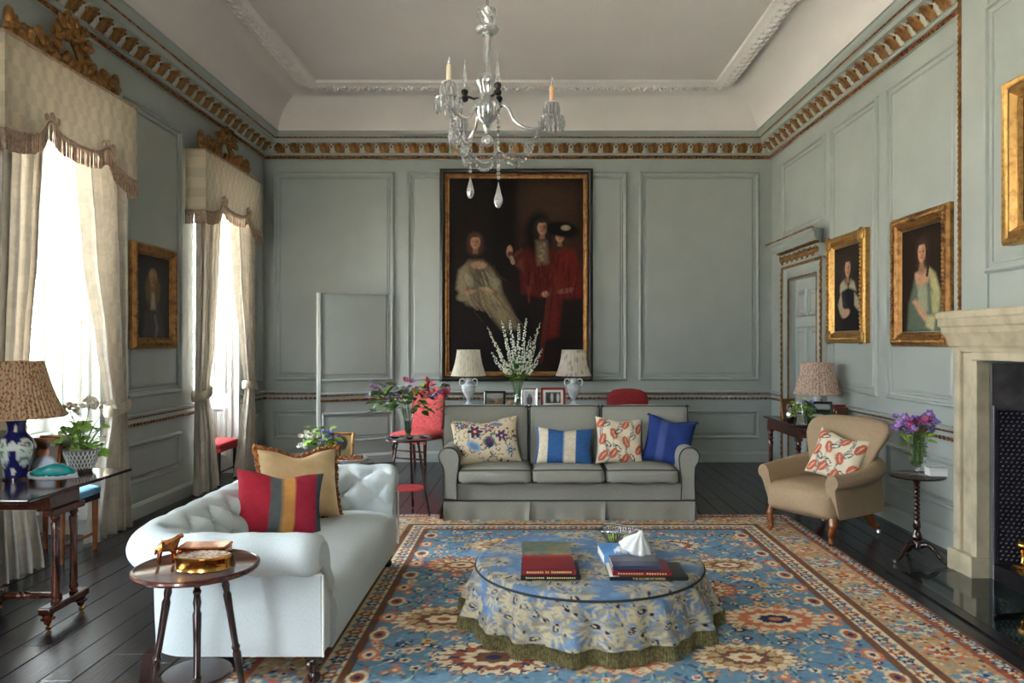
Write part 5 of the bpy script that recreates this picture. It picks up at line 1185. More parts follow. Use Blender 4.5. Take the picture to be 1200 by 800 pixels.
def picture(name, label, cat, loc, rz, w_, h_, fw, prof, fm, paint, inner=None, carving=None, corner=None):
    t = thing(name, label, cat, loc, rz)
    frame_mesh(w_, h_, prof).build('frame', fm, t, smooth=.5)
    if inner: frame_mesh(w_-2*inner[0], h_-2*inner[0], inner[1]).build('slip', inner[2], t, smooth=.5)
    if carving: stuff(carve(w_, h_, *carving).build('frame_carving', fm, t, smooth=3))
    if corner:
        for sx in (-1, 1):
            for sz in (-1, 1): MB().ell((sx*(w_/2-fw*.5), -corner, sz*(h_/2-fw*.5)), (fw*.62, .02, fw*.62), 10, 6).build('corner_ornament', fm, t, smooth=3)
    m = sheet(paint); W, H = paint.W, paint.H; m.v = [(x-W/2, -.012, y-H/2) for x, y, z in m.v]; m.build('canvas', 'oil_paint', t, smooth=0)
    return t
BG = hx(40, 30, 26)
SK = hx(198, 150, 118); SKD = hx(150, 96, 70)
def face(p, x, y, s, hair, skin=SK, turn=.1, dark=SKD):
    hair = tuple(v*2.2+.008 for v in hair); p.ell(x, y+.15*s, 1.25*s, 1.4*s, hair, .3); p.ell(x, y-.7*s, 1.25*s, 1.3*s, hair, .6, op=.8)
    p.poly([(x-.32*s, y-.6*s), (x+.32*s, y-.6*s), (x+.42*s, y-1.7*s), (x-.42*s, y-1.7*s)], tuple(v*.55 for v in skin), .2*s)
    p.ell(x, y, .74*s, 1.0*s, skin, .2); p.ell(x+.35*s*(1 if turn > 0 else -1), y-.1*s, .35*s, .8*s, dark, .8, op=.6)
    for q in (-.28, .28): p.ell(x+q*s+turn*s*-.5, y+.12*s, .14*s, .07*s, hx(50, 34, 28), .4)
    p.ell(x-turn*s*.6, y-.22*s, .10*s, .2*s, dark, .6, op=.7); p.ell(x-turn*s*.5, y-.52*s, .2*s, .07*s, hx(168, 70, 60), .4)
    p.ell(x, y+1.08*s, .8*s, .32*s, hair, .5)
# the large group portrait over the console
W, H = 1.72, 2.48; p = Paint(196, 280, W, H, hx(38, 28, 25)); U = lambda px: (px-525)/160*W; V = lambda py: (437-py)/227*H
p.ell(U(650), V(270), .5, .5, hx(70, 46, 34), 1.2, op=.8); p.ell(U(640), V(235), .35, .3, hx(84, 62, 46), 1.0, op=.7); p.poly([(U(575), V(210)), (U(605), V(210)), (U(605), V(330)), (U(575), V(330))], hx(28, 20, 19), .1)
p.ell(U(560), V(390), .5, .6, hx(30, 23, 24), 1.0, op=.8); p.poly([(U(600), V(300)), (U(618), V(285)), (U(622), V(420)), (U(590), V(420))], hx(30, 22, 20), .1, .8)
# lady in pale satin seated on the left
p.poly([(U(540), V(318)), (U(548), V(306)), (U(565), V(306)), (U(575), V(315)), (U(583), V(335)), (U(598), V(362)), (U(610), V(388)), (U(588), V(388)), (U(570), V(366)), (U(545), V(358)), (U(536), V(345))], hx(132, 116, 92), .06)
p.poly([(U(536), V(318)), (U(546), V(310)), (U(548), V(335)), (U(540), V(346)), (U(533), V(340))], hx(164, 150, 124), .05); p.poly([(U(574), V(316)), (U(586), V(330)), (U(588), V(345)), (U(574), V(345))], hx(140, 126, 106), .05)
p.poly([(U(556), V(315)), (U(570), V(315)), (U(572), V(340)), (U(554), V(340))], hx(110, 100, 86), .06); p.ell(U(560), V(312), .10, .05, SK, .4); p.ell(U(546), V(345), .11, .03, SK, .4, .3); p.ell(U(570), V(341), .10, .03, SK, .4, -.2)
for a, b, c, d in ((575, 345, 610, 392), (585, 350, 615, 386), (565, 352, 600, 398)): p.line([(U(a), V(b)), (U(c), V(d))], .025, hx(150, 134, 106), .35)
face(p, U(556), V(285), .085, hx(58, 36, 26)); p.ell(U(541), V(350), .08, .05, hx(150, 136, 110), .5)
# man with long dark wig in red
p.poly([(U(608), V(300)), (U(620), V(290)), (U(645), V(288)), (U(655), V(300)), (U(650), V(340)), (U(636), V(350)), (U(612), V(345))], hx(96, 30, 24), .06); p.poly([(U(600), V(300)), (U(612), V(292)), (U(614), V(320)), (U(604), V(312))], hx(110, 60, 50), .05); p.ell(U(597), V(296), .04, .08, SK, .3)
p.ell(U(632), V(275), .17, .28, hx(26, 18, 16), .5); face(p, U(636), V(268), .085, hx(28, 19, 17)); p.poly([(U(628), V(283)), (U(642), V(283)), (U(644), V(310)), (U(630), V(312))], hx(120, 104, 80), .05)
# figure in a red coat and feathered hat
p.poly([(U(650), V(300)), (U(660), V(290)), (U(676), V(294)), (U(683), V(320)), (U(684), V(350)), (U(660), V(352)), (U(655), V(395)), (U(640), V(400)), (U(648), V(350))], hx(112, 34, 28), .06); face(p, U(657), V(278), .075, hx(36, 24, 20)); p.ell(U(660), V(270), .22, .10, hx(24, 18, 18), .4, -.15); p.ell(U(664), V(268), .06, .035, hx(176, 160, 130), .4); p.ell(U(640), V(346), .05, .04, SK, .4)
p.line([(U(645), V(340)), (U(634), V(425))], .06, hx(120, 44, 34), .7); p.ell(U(664), V(342), .12, .035, hx(150, 90, 76), .4, .2)
R = random.Random(12)
p.line([(U(611), V(300)), (U(603), V(308)), (U(598), V(299))], .075, hx(92, 34, 28), .9); p.line([(U(599), V(303)), (U(601), V(309))], .05, hx(176, 160, 134), .8)
for i in range(34):                                 # folds of satin
    x0, y0 = R.uniform(540, 582), R.uniform(312, 352); dx, dy = R.uniform(4, 26), R.uniform(10, 40); q = [(U(x0), V(y0)), (U(x0+dx*.4), V(y0+dy*.6)), (U(x0+dx), V(y0+dy))]
    if y0+dy < 392 and x0+dx < 612 and (x0+dx*.5 > 548 or y0+dy < 345): p.line(q, R.uniform(.008, .022), R.choice((hx(186, 172, 140), hx(92, 80, 64), hx(78, 68, 56), hx(160, 144, 112))), .5)
for i in range(40):                                 # folds of the red coats
    x0, y0 = R.uniform(612, 680), R.uniform(298, 345); q = [(U(x0), V(y0)), (U(x0+R.uniform(-5, 3)), V(y0+R.uniform(10, 24)))]; p.line(q, R.uniform(.01, .03), R.choice((hx(60, 18, 16), hx(140, 50, 40), hx(50, 16, 14))), .45)
for i in range(9): p.ell(U(636)+R.uniform(-.03, .03), V(296)+R.uniform(-.12, .10), .03, .016, hx(160, 144, 116), .5, R.random()*3, .7)
p.ell(U(548), V(330), .05, .09, hx(190, 178, 150), .6, .4, .5); p.ell(U(580), V(334), .05, .07, hx(176, 162, 134), .6, -.4, .5); p.ell(U(588), V(372), .05, .10, hx(170, 152, 118), .7, .5, .5)
p.noise(.12, 5, 2); p.a *= .62
OXC, OZC = ((515+695)/2-VX)*9.53/FPX, EYE-((197+447)/2-VY)*9.53/FPX
picture('painting', 'very large dark group portrait in black and gilt frame on the back wall', 'painting', (OXC, WB-.022, OZC), 0, 180*9.5/FPX, 250*9.5/FPX, .12, [(0, -.02), (0, .03), (.01, .045), (.03, .055), (.05, .05), (.06, .035), (.065, .02)], 'black_frame', p, (.065, [(0, .02), (.005, .035), (.02, .04), (.035, .032), (.04, .022), (.055, .018), (.06, .008)], 'gilding'))
tag(MB().tube([(OXC, WB-.06, OZC+1.36), (OXC, WB-.05, 3.93)], .006, 6).build('picture_rod', 'dark_metal'), 'thin picture hanging wire from cornice to the large portrait', 'wire')
# portraits on the right wall
gp = [(0, -.02), (0, .035), (.012, .055), (.035, .062), (.06, .05), (.075, .036), (.085, .045), (.095, .04), (.105, .02), (.115, .012)]
W, H = .63, .82; p = Paint(100, 130, W, H, hx(40, 33, 30)); p.ell(.2, .6, .3, .3, hx(54, 44, 38), 1)
p.poly([(.10, .0), (.13, .30), (.20, .42), (.42, .42), (.52, .30), (.56, 0)], hx(30, 28, 34), .05); p.poly([(.14, .46), (.30, .54), (.46, .46), (.50, .38), (.32, .42), (.13, .38)], hx(186, 174, 150), .03); p.poly([(.28, .52), (.36, .52), (.33, .40)], hx(24, 22, 26), .02)
p.poly([(.08, .26), (.16, .38), (.20, .22), (.14, .16)], hx(176, 162, 136), .03); p.poly([(.46, .36), (.55, .30), (.56, .18), (.46, .24)], hx(182, 168, 142), .03); p.ell(.26, .17, .10, .04, SK, .4, .2); p.ell(.20, .19, .06, .035, hx(180, 160, 134), .4)
face(p, .31, .605, .082, hx(34, 24, 20)); p.noise(.12, 6, 2); p.a *= .75
picture('portrait', 'gilt framed portrait in dark dress with white collar near the door', 'painting', (WR-.023, 7.20, 1.53+64*7.2/870), -PI/2, .86, 1.06, .115, gp, 'gilding_bright', p, None, (.045, .062, .036, .020, random.Random(4)), .055)
p = Paint(100, 132, .62, .82, hx(44, 32, 25)); W, H = .62, .82
p.poly([(.08, 0), (.10, .22), (.17, .36), (.20, .46), (.34, .50), (.48, .44), (.58, .30), (.60, 0)], hx(96, 108, 92), .04); p.poly([(.20, .46), (.30, .50), (.42, .48), (.40, .38), (.30, .34), (.22, .38)], SK, .03); p.poly([(.40, .50), (.50, .44), (.58, .28), (.50, .24), (.44, .34)], hx(186, 176, 126), .04)
p.poly([(.24, .36), (.38, .36), (.40, .16), (.26, .14)], hx(158, 162, 138), .04); p.poly([(.44, .30), (.57, .26), (.54, .12), (.46, .14)], hx(176, 172, 122), .04); p.poly([(.16, .24), (.22, .26), (.40, .12), (.44, .06), (.34, .08)], SK, .03); p.poly([(.38, .12), (.50, .12), (.48, .0), (.36, .04)], hx(188, 180, 136), .03)
p.poly([(.275, .56), (.345, .56), (.37, .46), (.25, .46)], SK, .03); p.ell(.34, .65, .10, .12, hx(58, 36, 26), .4); face(p, .305, .62, .078, hx(44, 27, 20)); p.line([(.38, .62), (.40, .50), (.385, .44)], .035, hx(56, 35, 26)); p.line([(.235, .62), (.225, .54), (.24, .49)], .025, hx(56, 35, 26)); p.noise(.1, 7, 2); p.a *= .8
picture('portrait', 'gilt framed portrait of lady in green satin dress on the right wall', 'painting', (WR-.023, 5.835, 1.53+75*5.83/870), -PI/2, .86, 1.06, .115, gp, 'gilding', p, None, (.042, .062, .032, .022, random.Random(8)))
# faded portrait on the left wall
p = Paint(50, 64, .58, .76, hx(66, 60, 60)); p.ell(.28, .40, .24, .30, hx(82, 76, 74), 1); p.poly([(.10, 0), (.14, .22), (.22, .30), (.36, .30), (.46, .2), (.5, 0)], hx(92, 86, 88), .06); face(p, .28, .54, .062, hx(128, 104, 72)); p.ell(.20, .44, .05, .12, hx(130, 108, 78), .6); p.ell(.36, .44, .05, .12, hx(130, 108, 78), .6)
p.poly([(.25, .42), (.31, .42), (.33, .27), (.24, .27)], hx(196, 178, 148), .03); p.line([(.32, .20), (.36, .10), (.33, .03)], .05, hx(140, 136, 136), .7); p.noise(.08, 8, 2); p.a *= .8
picture('portrait', 'dim faded portrait in a gilt frame on the left wall between the windows', 'painting', (WL+.023, 6.72, 1.53+54*6.7/870), PI/2, .78, .93, .10, [(0, -.02), (0, .03), (.02, .055), (.05, .05), (.07, .03), (.08, .035), (.10, .012)], 'gilding', p, None, (.035, .05, .04, .018, random.Random(5)))
# gilt framed picture above the mantel, mostly out of view
p = Paint(40, 40, .98, .74, hx(60, 52, 44)); p.ell(.5, .3, .4, .2, hx(90, 88, 70), .8); p.noise(.1, 3, 2)
picture('overmantel_picture', 'bright gilt moulded frame of the picture above the mantelpiece', 'painting', (BX-.026, 3.93, 2.62), -PI/2, 1.24, .99, .13, [(0, -.02), (0, .05), (.015, .07), (.03, .065), (.045, .05), (.06, .055), (.075, .06), (.09, .045), (.105, .03), (.12, .034), (.13, .012)], 'gilding_bright', p)
# ---------------------------------------------------------------- standing photograph frames
def photo(loc, rz, w_, h_, fw, fm, label, paint, lean=.2, mount=None):
    t = thing('photo_frame', label, 'photo frame', loc, 0); t.rotation_euler = (0, 0, rz)
    M = Matrix.Rotation(-lean, 4, 'X')
    def place(m, dz=0): m.v = [tuple(M @ Vector((x, y, z+h_/2))) for x, y, z in m.v]; return m
    fr_ = place(frame_mesh(w_, h_, [(0, -.006), (0, .010), (fw*.4, .014), (fw, .009), (fw, .003)])).build('frame', fm, t, smooth=.4)
    place(MB().box(-w_/2+.002, w_/2-.002, .001, .006, -h_/2+.002, h_/2-.002)).build('backing', 'black_paint', t, smooth=0)
    if mount: place(MB().box(-w_/2+fw*.9, w_/2-fw*.9, -.002, .001, -h_/2+fw*.9, h_/2-fw*.9)).build('mount', mount, t, smooth=0)
    m = sheet(paint); m.v = [(x-paint.W/2, -.004, y-paint.H/2) for x, y, z in m.v]; place(m).build('photograph', 'photo_print', t, smooth=0)
    b = M @ Vector((0, 0, h_*.62)); MB().add([(-.02, b.y+.008, b.z), (.02, b.y+.008, b.z), (.022, b.y+h_*.32, .002), (-.022, b.y+h_*.32, .002)], [(0, 1, 2, 3)]).build('strut', 'black_paint', t, smooth=0)
    return t
def snap(w_, h_, base, blobs, seed=1):
    p = Paint(26, 26, w_, h_, base)
    for x, y, rx, ry, c in blobs: p.ell(x*w_, y*h_, rx*w_, ry*h_, c, .3)
    p.noise(.1, seed, 2); return p
cz = CSZ+.001; cx = lambda px, d=7.5: (px-VX)*d/FPX
photo((cx(580), 7.44, cz), .0, .215, .165, .022, 'mahogany_dark', 'brown framed landscape photograph left of the white flowers on the console', snap(.17, .12, hx(96, 92, 60), ((.5, .8, .6, .25, hx(130, 140, 130)), (.55, .4, .14, .2, hx(170, 90, 60)), (.35, .3, .2, .12, hx(60, 66, 40)))), .15)
photo((cx(620.5), 7.40, cz), -.05, .165, .20, .018, 'silver', 'silver framed black and white photograph on the console', snap(.10, .13, hx(170, 170, 174), ((.5, .3, .3, .4, hx(54, 54, 58)), (.5, .65, .14, .16, hx(90, 90, 92)))), .15, 'paper')
photo((cx(648), 7.42, cz), .03, .245, .20, .022, 'red_fabric', 'red framed group photograph on the console', snap(.15, .11, hx(70, 76, 66), ((.2, .45, .1, .4, hx(40, 44, 70)), (.42, .5, .1, .42, hx(190, 184, 180)), (.62, .45, .1, .4, hx(50, 44, 46)), (.82, .5, .1, .4, hx(196, 190, 186)))), .15, 'paper')
tz = TZ+.001
photo(At(51, 545, 4.47)[:2]+(tz,), .35, .17, .225, .018, 'walnut', 'wood framed photograph of smiling person beside the blue vase lamp', snap(.14, .19, hx(84, 70, 58), ((.45, .62, .2, .2, hx(200, 136, 108)), (.45, .84, .22, .12, hx(80, 44, 30)), (.5, .2, .42, .3, hx(190, 200, 214)))), .28)
photo(At(64, 540, 4.60)[:2]+(tz,), .30, .18, .225, .014, 'cushion_silk', 'pale framed picture behind the photograph beside the blue vase lamp', snap(.15, .19, hx(190, 180, 160), ()), .22)
z6 = .609
photo((cx(400, 5.80), 5.80, z6), -.15, .19, .225, .02, 'gilding', 'gilt framed dark horse picture behind the chesterfield arm', snap(.15, .18, hx(150, 126, 84), ((.5, .65, .3, .3, hx(50, 36, 28)), (.4, .35, .08, .3, hx(44, 32, 26)), (.65, .35, .07, .3, hx(44, 32, 26)), (.8, .2, .3, .2, hx(130, 116, 76)))), .15)
rz_ = RZ+.001
photo((cx(960, 7.19), 7.19, rz_), -.12, .265, .22, .016, 'black_paint', 'black framed landscape photograph in front of the pink lamp', snap(.22, .17, hx(60, 96, 58), ((.5, .85, .6, .22, hx(196, 198, 200)), (.45, .35, .25, .08, hx(206, 206, 204)), (.6, .6, .5, .1, hx(40, 60, 44)))), .22)
photo((cx(925, 7.72), 7.72, rz_), .25, .17, .21, .02, 'gilding', 'small gilt framed picture at the far end of the side table', snap(.13, .17, hx(110, 90, 70), ((.5, .5, .2, .3, hx(190, 160, 130)),)), .18)
# ---------------------------------------------------------------- chandelier
CHX, CHY = (571-VX)*4.6/FPX, 4.6
cd = thing('chandelier', 'three-armed cut glass chandelier with candles and hanging crystal swags', 'chandelier', (CHX, CHY, 0))
czz = lambda py, d=4.6: EYE-(py-VY)*d/FPX
MB().tube([(0, 0, CZ), (0, 0, czz(10))], .010, 8).build('hanging_rod', 'silver', cd)
MB().lathe([(.05, CZ-.03), (.06, CZ-.015), (.05, CZ)], 20).build('ceiling_rose', 'plaster_ornament', cd)
def twist(a_, z): return 1+.14*math.cos(6*a_+z*90)
for y0, y1, pr in ((42, 8, [(.022, 0), (.035, .02), (.03, .1), (.045, .5), (.062, .85), (.05, .9), (.02, .92), (.018, 1)]), (90, 40, [(.020, 0), (.022, .5), (.020, 1)])):
    z0, z1 = czz(y0), czz(y1); p_ = catmull([(r_, z0+(z1-z0)*t) for r_, t in pr], 5); MB().lathe(p_, 36, rf=twist).build('glass_stem', 'crystal', cd, smooth=3)
MB().lathe(catmull([(.02, czz(40)), (.06, czz(38)), (.068, czz(33)), (.03, czz(30))], 4), 24, rf=lambda a_, z: 1+.05*math.cos(12*a_)).build('glass_cup', 'crystal', cd, smooth=3)
MB().lathe(catmull([(.012, czz(147)), (.03, czz(144)), (.062, czz(136)), (.075, czz(124)), (.05, czz(113)), (.06, czz(104)), (.075, czz(96)), (.05, czz(89)), (.02, czz(86))], 5), 40, rf=lambda a_, z: 1+.05*math.cos(10*a_)).build('glass_body', 'crystal', cd, smooth=3)
MB().lathe([(.012, czz(150)), (.03, czz(147)), (.01, czz(156)), (.02, czz(158))], 16).build('glass_finial', 'crystal', cd)
MB().ell((0, 0, czz(165)), (.037, .037, .037), 18, 12).build('glass_ball', 'crystal', cd, smooth=3)
MB().lathe([(.03, czz(118)), (.04, czz(116)), (.04, czz(112)), (.03, czz(110))], 16).build('arm_hub', 'dark_metal', cd)
ARM = .40; PZ = EYE+277*4.6/FPX                     # pans sit at the height of the right hand one
drop = MB().lathe([(.0005, -.05), (.006, -.04), (.0085, -.02), (.005, -.006), (.001, 0)], 6).mesh('prism', 0); drop.materials.append(MATS['crystal'])
beadm = MB().ell((0, 0, 0), (.0062, .0062, .0062), 6, 4)
def chain(name, pts, r_=.0105, par=cd):
    m = MB(); L_ = [Vector(p) for p in pts]; acc = 0
    for a_, b_ in zip(L_[:-1], L_[1:]):
        n = max(round((b_-a_).length/(r_*2.3)), 1)
        for i in range(n): p = a_.lerp(b_, i/n); m.ell(p, (r_, r_, r_), 6, 4)
    return m.build(name, 'crystal', par, smooth=.3)
pan = {}
for k, a_ in enumerate((0.02, 2*PI/3, -2*PI/3)):
    c_, s_ = math.cos(a_), math.sin(a_); e = (ARM*c_, ARM*s_); pan[k] = e; zb = PZ-.10
    MB().tube(catmull([(q*c_, q*s_, z) for q, z in ((.03, PZ+.02), (.12, PZ+.0), (.17, PZ-.09), (.26, zb-.035), (.36, zb-.02), (ARM, zb+.02))], 6), .011, 8).build('glass_arm', 'crystal', cd, smooth=3)
    pn = MB().lathe([(.012, zb+.01), (.03, zb+.015), (.075, zb+.03), (.078, zb+.036), (.03, zb+.028), (.014, zb+.06)], 24, (e[0], e[1], 0)).build('drip_pan', 'crystal', cd)
    for q in range(16):
        t = 2*PI*q/16; obj('prism', drop, None, pn, (e[0]+.074*math.cos(t), e[1]+.074*math.sin(t), zb+.03), None, (1.35, 1.35, 1.6 if q % 2 else 1.25))
    for q in range(12): t = 2*PI*q/12; obj('prism', drop, None, pn, (e[0]+.045*math.cos(t), e[1]+.045*math.sin(t), PZ+.02), None, (1.1, 1.1, 1.5))
    MB().lathe([(.014, PZ-.05), (.02, PZ+.0), (.045, PZ+.02), (.046, PZ+.024), (.016, PZ+.024), (.014, PZ+.04)], 20, (e[0], e[1], 0)).build('candle_cup', 'crystal', cd)
    MB().lathe([(.013, PZ+.03), (.0135, PZ+.10), (.012, PZ+.128), (.004, PZ+.132)], 14, (e[0], e[1], 0)).build('candle', 'candle_amber' if k == 0 else 'candle', cd)
    MB().lathe([(.003, PZ+.13), (.010, PZ+.145), (.009, PZ+.16), (.001, PZ+.185)], 10, (e[0], e[1], 0)).build('flame_bulb', 'crystal', cd)
    b2 = a_+PI/3; q = (.14*math.cos(b2), .14*math.sin(b2)); zs_ = czz(112)
    MB().tube([(0, 0, zs_-.01), (q[0]*.6, q[1]*.6, zs_-.02), (q[0], q[1], zs_)], .008, 6).build('spire_arm', 'dark_metal', cd)
    MB().lathe([(.010, zs_-.04), (.022, zs_-.03), (.024, zs_-.015), (.014, zs_), (.022, zs_+.015), (.022, zs_+.03), (.01, zs_+.04)], 12, (q[0], q[1], 0)).build('spire_socket', 'dark_metal', cd)
    MB().lathe([(.012, zs_+.04), (.016, zs_+.06), (.008, zs_+.08), (.013, zs_+.10), (.001, zs_+.22)], 8, (q[0], q[1], 0)).build('glass_spire', 'crystal', cd)
def swag(a_, b_, sag, n=14): return [tuple(Vector(a_).lerp(Vector(b_), t)+Vector((0, 0, -sag*4*t*(1-t)))) for t in np.linspace(0, 1, n)]
P1, P2 = (.07, -.02), (-.105, .0)
z1, z2 = czz(176), czz(170)
chain('bead_chain', [(P1[0], P1[1], czz(130)), (P1[0], P1[1], czz(214))], .0115); chain('bead_chain', [(P2[0], P2[1], czz(166)), (P2[0], P2[1], czz(206))], .0115)
for (x, y), zz_, n_ in ((P1, czz(214), 1.15), (P2, czz(206), 1.0)):
    MB().lathe(catmull([(.0008, -.14*n_), (.014, -.132*n_), (.024*n_, -.10*n_), (.016, -.06*n_), (.005, -.02), (.001, 0)], 4), 8, (x, y, zz_)).build('pear_drop', 'crystal', cd, smooth=0)
zb = PZ-.10
for sg in (.13, .17): chain('bead_chain', swag((pan[0][0]-.06, pan[0][1], zb), (P1[0], P1[1], z1), sg))
for sg in (.07, .12): chain('bead_chain', swag((P1[0], P1[1], z1-.01), (P2[0], P2[1], z2-.04), sg))
for k in (1, 2):
    for sg in (.06, .10, .15): chain('bead_chain', swag((pan[k][0], pan[k][1], zb), (P2[0], P2[1], z2), sg))
chain('bead_chain', swag((pan[1][0], pan[1][1], zb), (pan[2][0], pan[2][1], zb), .12))
# ---------------------------------------------------------------- flowers
def petalled(n, r_, cup, name, th=.0015):
    m = MB()
    for k in range(n):
        t = 2*PI*k/n; M = rotm(z=t) @ rotm(y=-cup)
        P = []
        for i in range(4):
            u = i/3; w_ = r_*.42*math.sin(PI*min(u*.8+.15, 1)); P.append([tuple(M @ Vector((r_*u, v*w_, .15*r_*u*u-.1*r_*abs(v)*0))) for v in (-1, 0, 1)])
        m.grid(P)
    m.ell((0, 0, 0), (r_*.2, r_*.2, r_*.2), 6, 4); return m.mesh(name, 3)
def leafm(l, w_, name, curl=.25):
    P = []
    for i in range(6):
        u = i/5; q = w_*math.sin(PI*min(u*.9+.06, 1))**.8; P.append([(u*l, v*q, -curl*l*u*u+.25*q*abs(v)) for v in (-1, 0, 1)])
    return MB().grid(P).mesh(name, 3)
FL = {}
def fm(kind, mt, n, r_, cup):
    me = petalled(n, r_, cup, 'flower'); me.materials.append(MATS[mt]); FL[kind] = me
fm('white', 'petal_white', 5, .024, .5); fm('pink', 'petal_pink', 6, .034, .6); fm('violet', 'petal_violet', 6, .028, .5); fm('lilac', 'petal_lilac', 5, .036, .5); fm('magenta', 'petal_magenta', 5, .036, .6); fm('cream', 'petal_cream', 7, .022, .5); fm('blue', 'petal_violet', 5, .020, .5); fm('pale', 'petal_lilac', 5, .022, .5)
LF = {}
for k, (l, w_, mt) in {'dark': (.07, .022, 'leaf_dark'), 'green': (.06, .020, 'leaf_green'), 'light': (.05, .018, 'leaf_light'), 'round': (.055, .034, 'leaf_green')}.items(): LF[k] = leafm(l, w_, 'leaf'); LF[k].materials.append(MATS[mt])
def bouquet(t, z0, stems, leaves, R, lk='green', r0=.02, zin=.02):
    """stems: (dx, dy, dz, flower kinds, scale, count)"""
    sm_ = MB()
    for dx, dy, dz, kinds, sc, cnt in stems:
        b_ = (R.uniform(-r0, r0), R.uniform(-r0, r0), zin); mid = (dx*.3, dy*.3, z0+dz*.35); tip = (dx, dy, z0+dz)
        sm_.tube(catmull([b_, mid, tip], 4), .0026, 5)
        for q in range(cnt):
            s_ = .0 if cnt == 1 else .034*sc; obj('flower', FL[R.choice(kinds)], None, t, (tip[0]+R.uniform(-s_, s_), tip[1]+R.uniform(-s_, s_), tip[2]+R.uniform(-s_, s_)*.9), (R.uniform(-.9, .9), R.uniform(-.9, .9), R.uniform(0, 6)), (sc,)*3)
    sm_.build('stems', 'stem_green', t)
    for n_, rx, ry, z_lo, z_hi, sc, k in leaves:
        for i in range(n_):
            a_ = R.uniform(0, 6.28); q = R.uniform(.2, 1)**.6; obj('leaf', LF[k], None, t, (rx*q*math.cos(a_), ry*q*math.sin(a_), z0+R.uniform(z_lo, z_hi)), (R.uniform(-.5, .5), R.uniform(-.9, .5), a_+R.uniform(-.8, .8)), (sc*R.uniform(.8, 1.2),)*3)
def vase(name, label, loc, prof, m_='vase_glass', water=None, rf=None, cat='vase'):
    t = thing(name, label, cat, loc); MB().lathe(catmull(prof, 4), 32, caps=False, rf=rf).build('vase', m_, t, smooth=3)
    return t
# tall white spires on the console
v = vase('flower_vase', 'tall white delphinium spires in a glass vase on the console', (cx(607), 7.50, cz), [(.03, 0), (.05, .004), (.045, .03), (.032, .10), (.03, .17), (.045, .25), (.055, .28)])
R = random.Random(31)
st = MB()
for i, (dx, dz) in enumerate(((-.30, .80), (-.16, .86), (-.085, .88), (.01, .84), (.085, .90), (.22, .84), (-.21, .62), (.13, .70), (-.05, .70), (.17, .62), (-.11, .62), (.06, .60), (-.26, .55), (.24, .58))):
    dy = R.uniform(-.1, .1); m = MB(); c_ = catmull([(dx*.03, dy*.05, .02), (dx*.25, dy*.3, .28), (dx*.7, dy*.8, dz*.75), (dx, dy, dz)], 12); n = len(c_)
    st.tube(c_, .003, 5)
    for k in range(int(n*.45), n):
        t = (k/n-.45)/.55; r_ = .017*(1-t*.75)
        for q in range(3 if t < .8 else 2):
            a_ = R.random()*6.28; o = (.026*(1-t*.7)) if i > 5 else .016*(1-t*.6); m.ell((c_[k][0]+o*math.cos(a_), c_[k][1]+o*math.sin(a_), c_[k][2]+R.uniform(-.01, .01)), (r_*.8, r_*.8, r_*.55), 5, 3, rotm(*(R.random()*3, R.random()*3, 0)))
    stuff(m.build('flower_spike', 'petal_white' if i % 5 else 'petal_cream', v, smooth=3))
st.build('stems', 'stem_green', v)
for i in range(54):
    a_ = R.uniform(0, 6.28); q = R.uniform(.02, .11); obj('leaf', LF['green' if i % 3 else 'light'], None, v, (q*math.cos(a_), q*math.sin(a_), R.uniform(.27, .47)), (R.uniform(-.4, .4), R.uniform(-1.1, -.1), a_), (R.uniform(.9, 1.5),)*3)
# azalea branches on the tripod table beside the sofa
v = vase('flower_vase', 'leafy branches with pink and lilac blossom in trumpet glass by the sofa', (-1.10, 6.66, .684), [(.045, 0), (.05, .005), (.02, .012), (.022, .03), (.035, .10), (.045, .20), (.062, .265)])
S_ = []
for i in range(15): S_.append((-.32+.64*i/14+R.uniform(-.03, .03), R.uniform(-.14, .14), R.uniform(.04, .23), ('pale', 'white', 'lilac') if i < 8 else ('pink', 'lilac', 'pink'), 1.15, 4))
bouquet(v, .27, S_, [(50, .32, .17, -.05, .20, 1.2, 'dark'), (40, .31, .16, -.04, .20, 1.1, 'round'), (40, .32, .17, -.04, .2, 1.2, 'light')], R)
MB().lathe([(.001, .03), (.030, .06), (.038, .15), (.001, .152)], 16).build('water', 'water_glass', v)
for nm, lb, px, d, r_, h_ in (('silver_dish', 'small silver dish at the left of the tripod table by the sofa', 463, 6.60, .045, .02), ('silver_box', 'small oval silver box at the right of the tripod table by the sofa', 497, 6.60, .05, .028), ('silver_dish', 'little silver bowl at the front of the tripod table by the sofa', 480, 6.53, .035, .022)):
    tag(MB().lathe([(r_*.6, 0), (r_*.7, .003), (r_, h_*.8), (r_*1.02, h_), (r_*.9, h_*.85), (.001, h_*.6)], 20).build(nm, 'silver', None, loc=((px-VX)*d/FPX, d, .684)), lb, 'dish')
# lilac behind the chesterfield
v = vase('flower_vase', 'small glass vase of white and purple lilac behind the chesterfield', (cx(378, 5.68), 5.68, .608), [(.035, 0), (.04, .01), (.038, .08), (.034, .13), (.042, .155)])
bouquet(v, .15, [(-.13, .0, .02, ('cream', 'white'), 1.35, 9), (-.09, -.03, .05, ('white', 'cream'), 1.35, 9), (-.17, .03, -.01, ('white',), 1.2, 6), (-.02, .0, .12, ('cream',), .8, 2), (.06, -.02, .06, ('blue', 'violet'), 1.1, 9), (.10, .02, .03, ('blue', 'pale', 'violet'), 1.0, 8), (.03, .0, .08, ('violet', 'pale'), 1.0, 6)], [(34, .09, .08, -.03, .13, 1.3, 'light'), (8, .12, .08, -.02, .05, 1.2, 'green')], R)
bw = thing('porcelain_bowl', 'white shallow bowl of dried petals behind the chesterfield arm', 'bowl', (cx(411, 5.62), 5.62, .608))
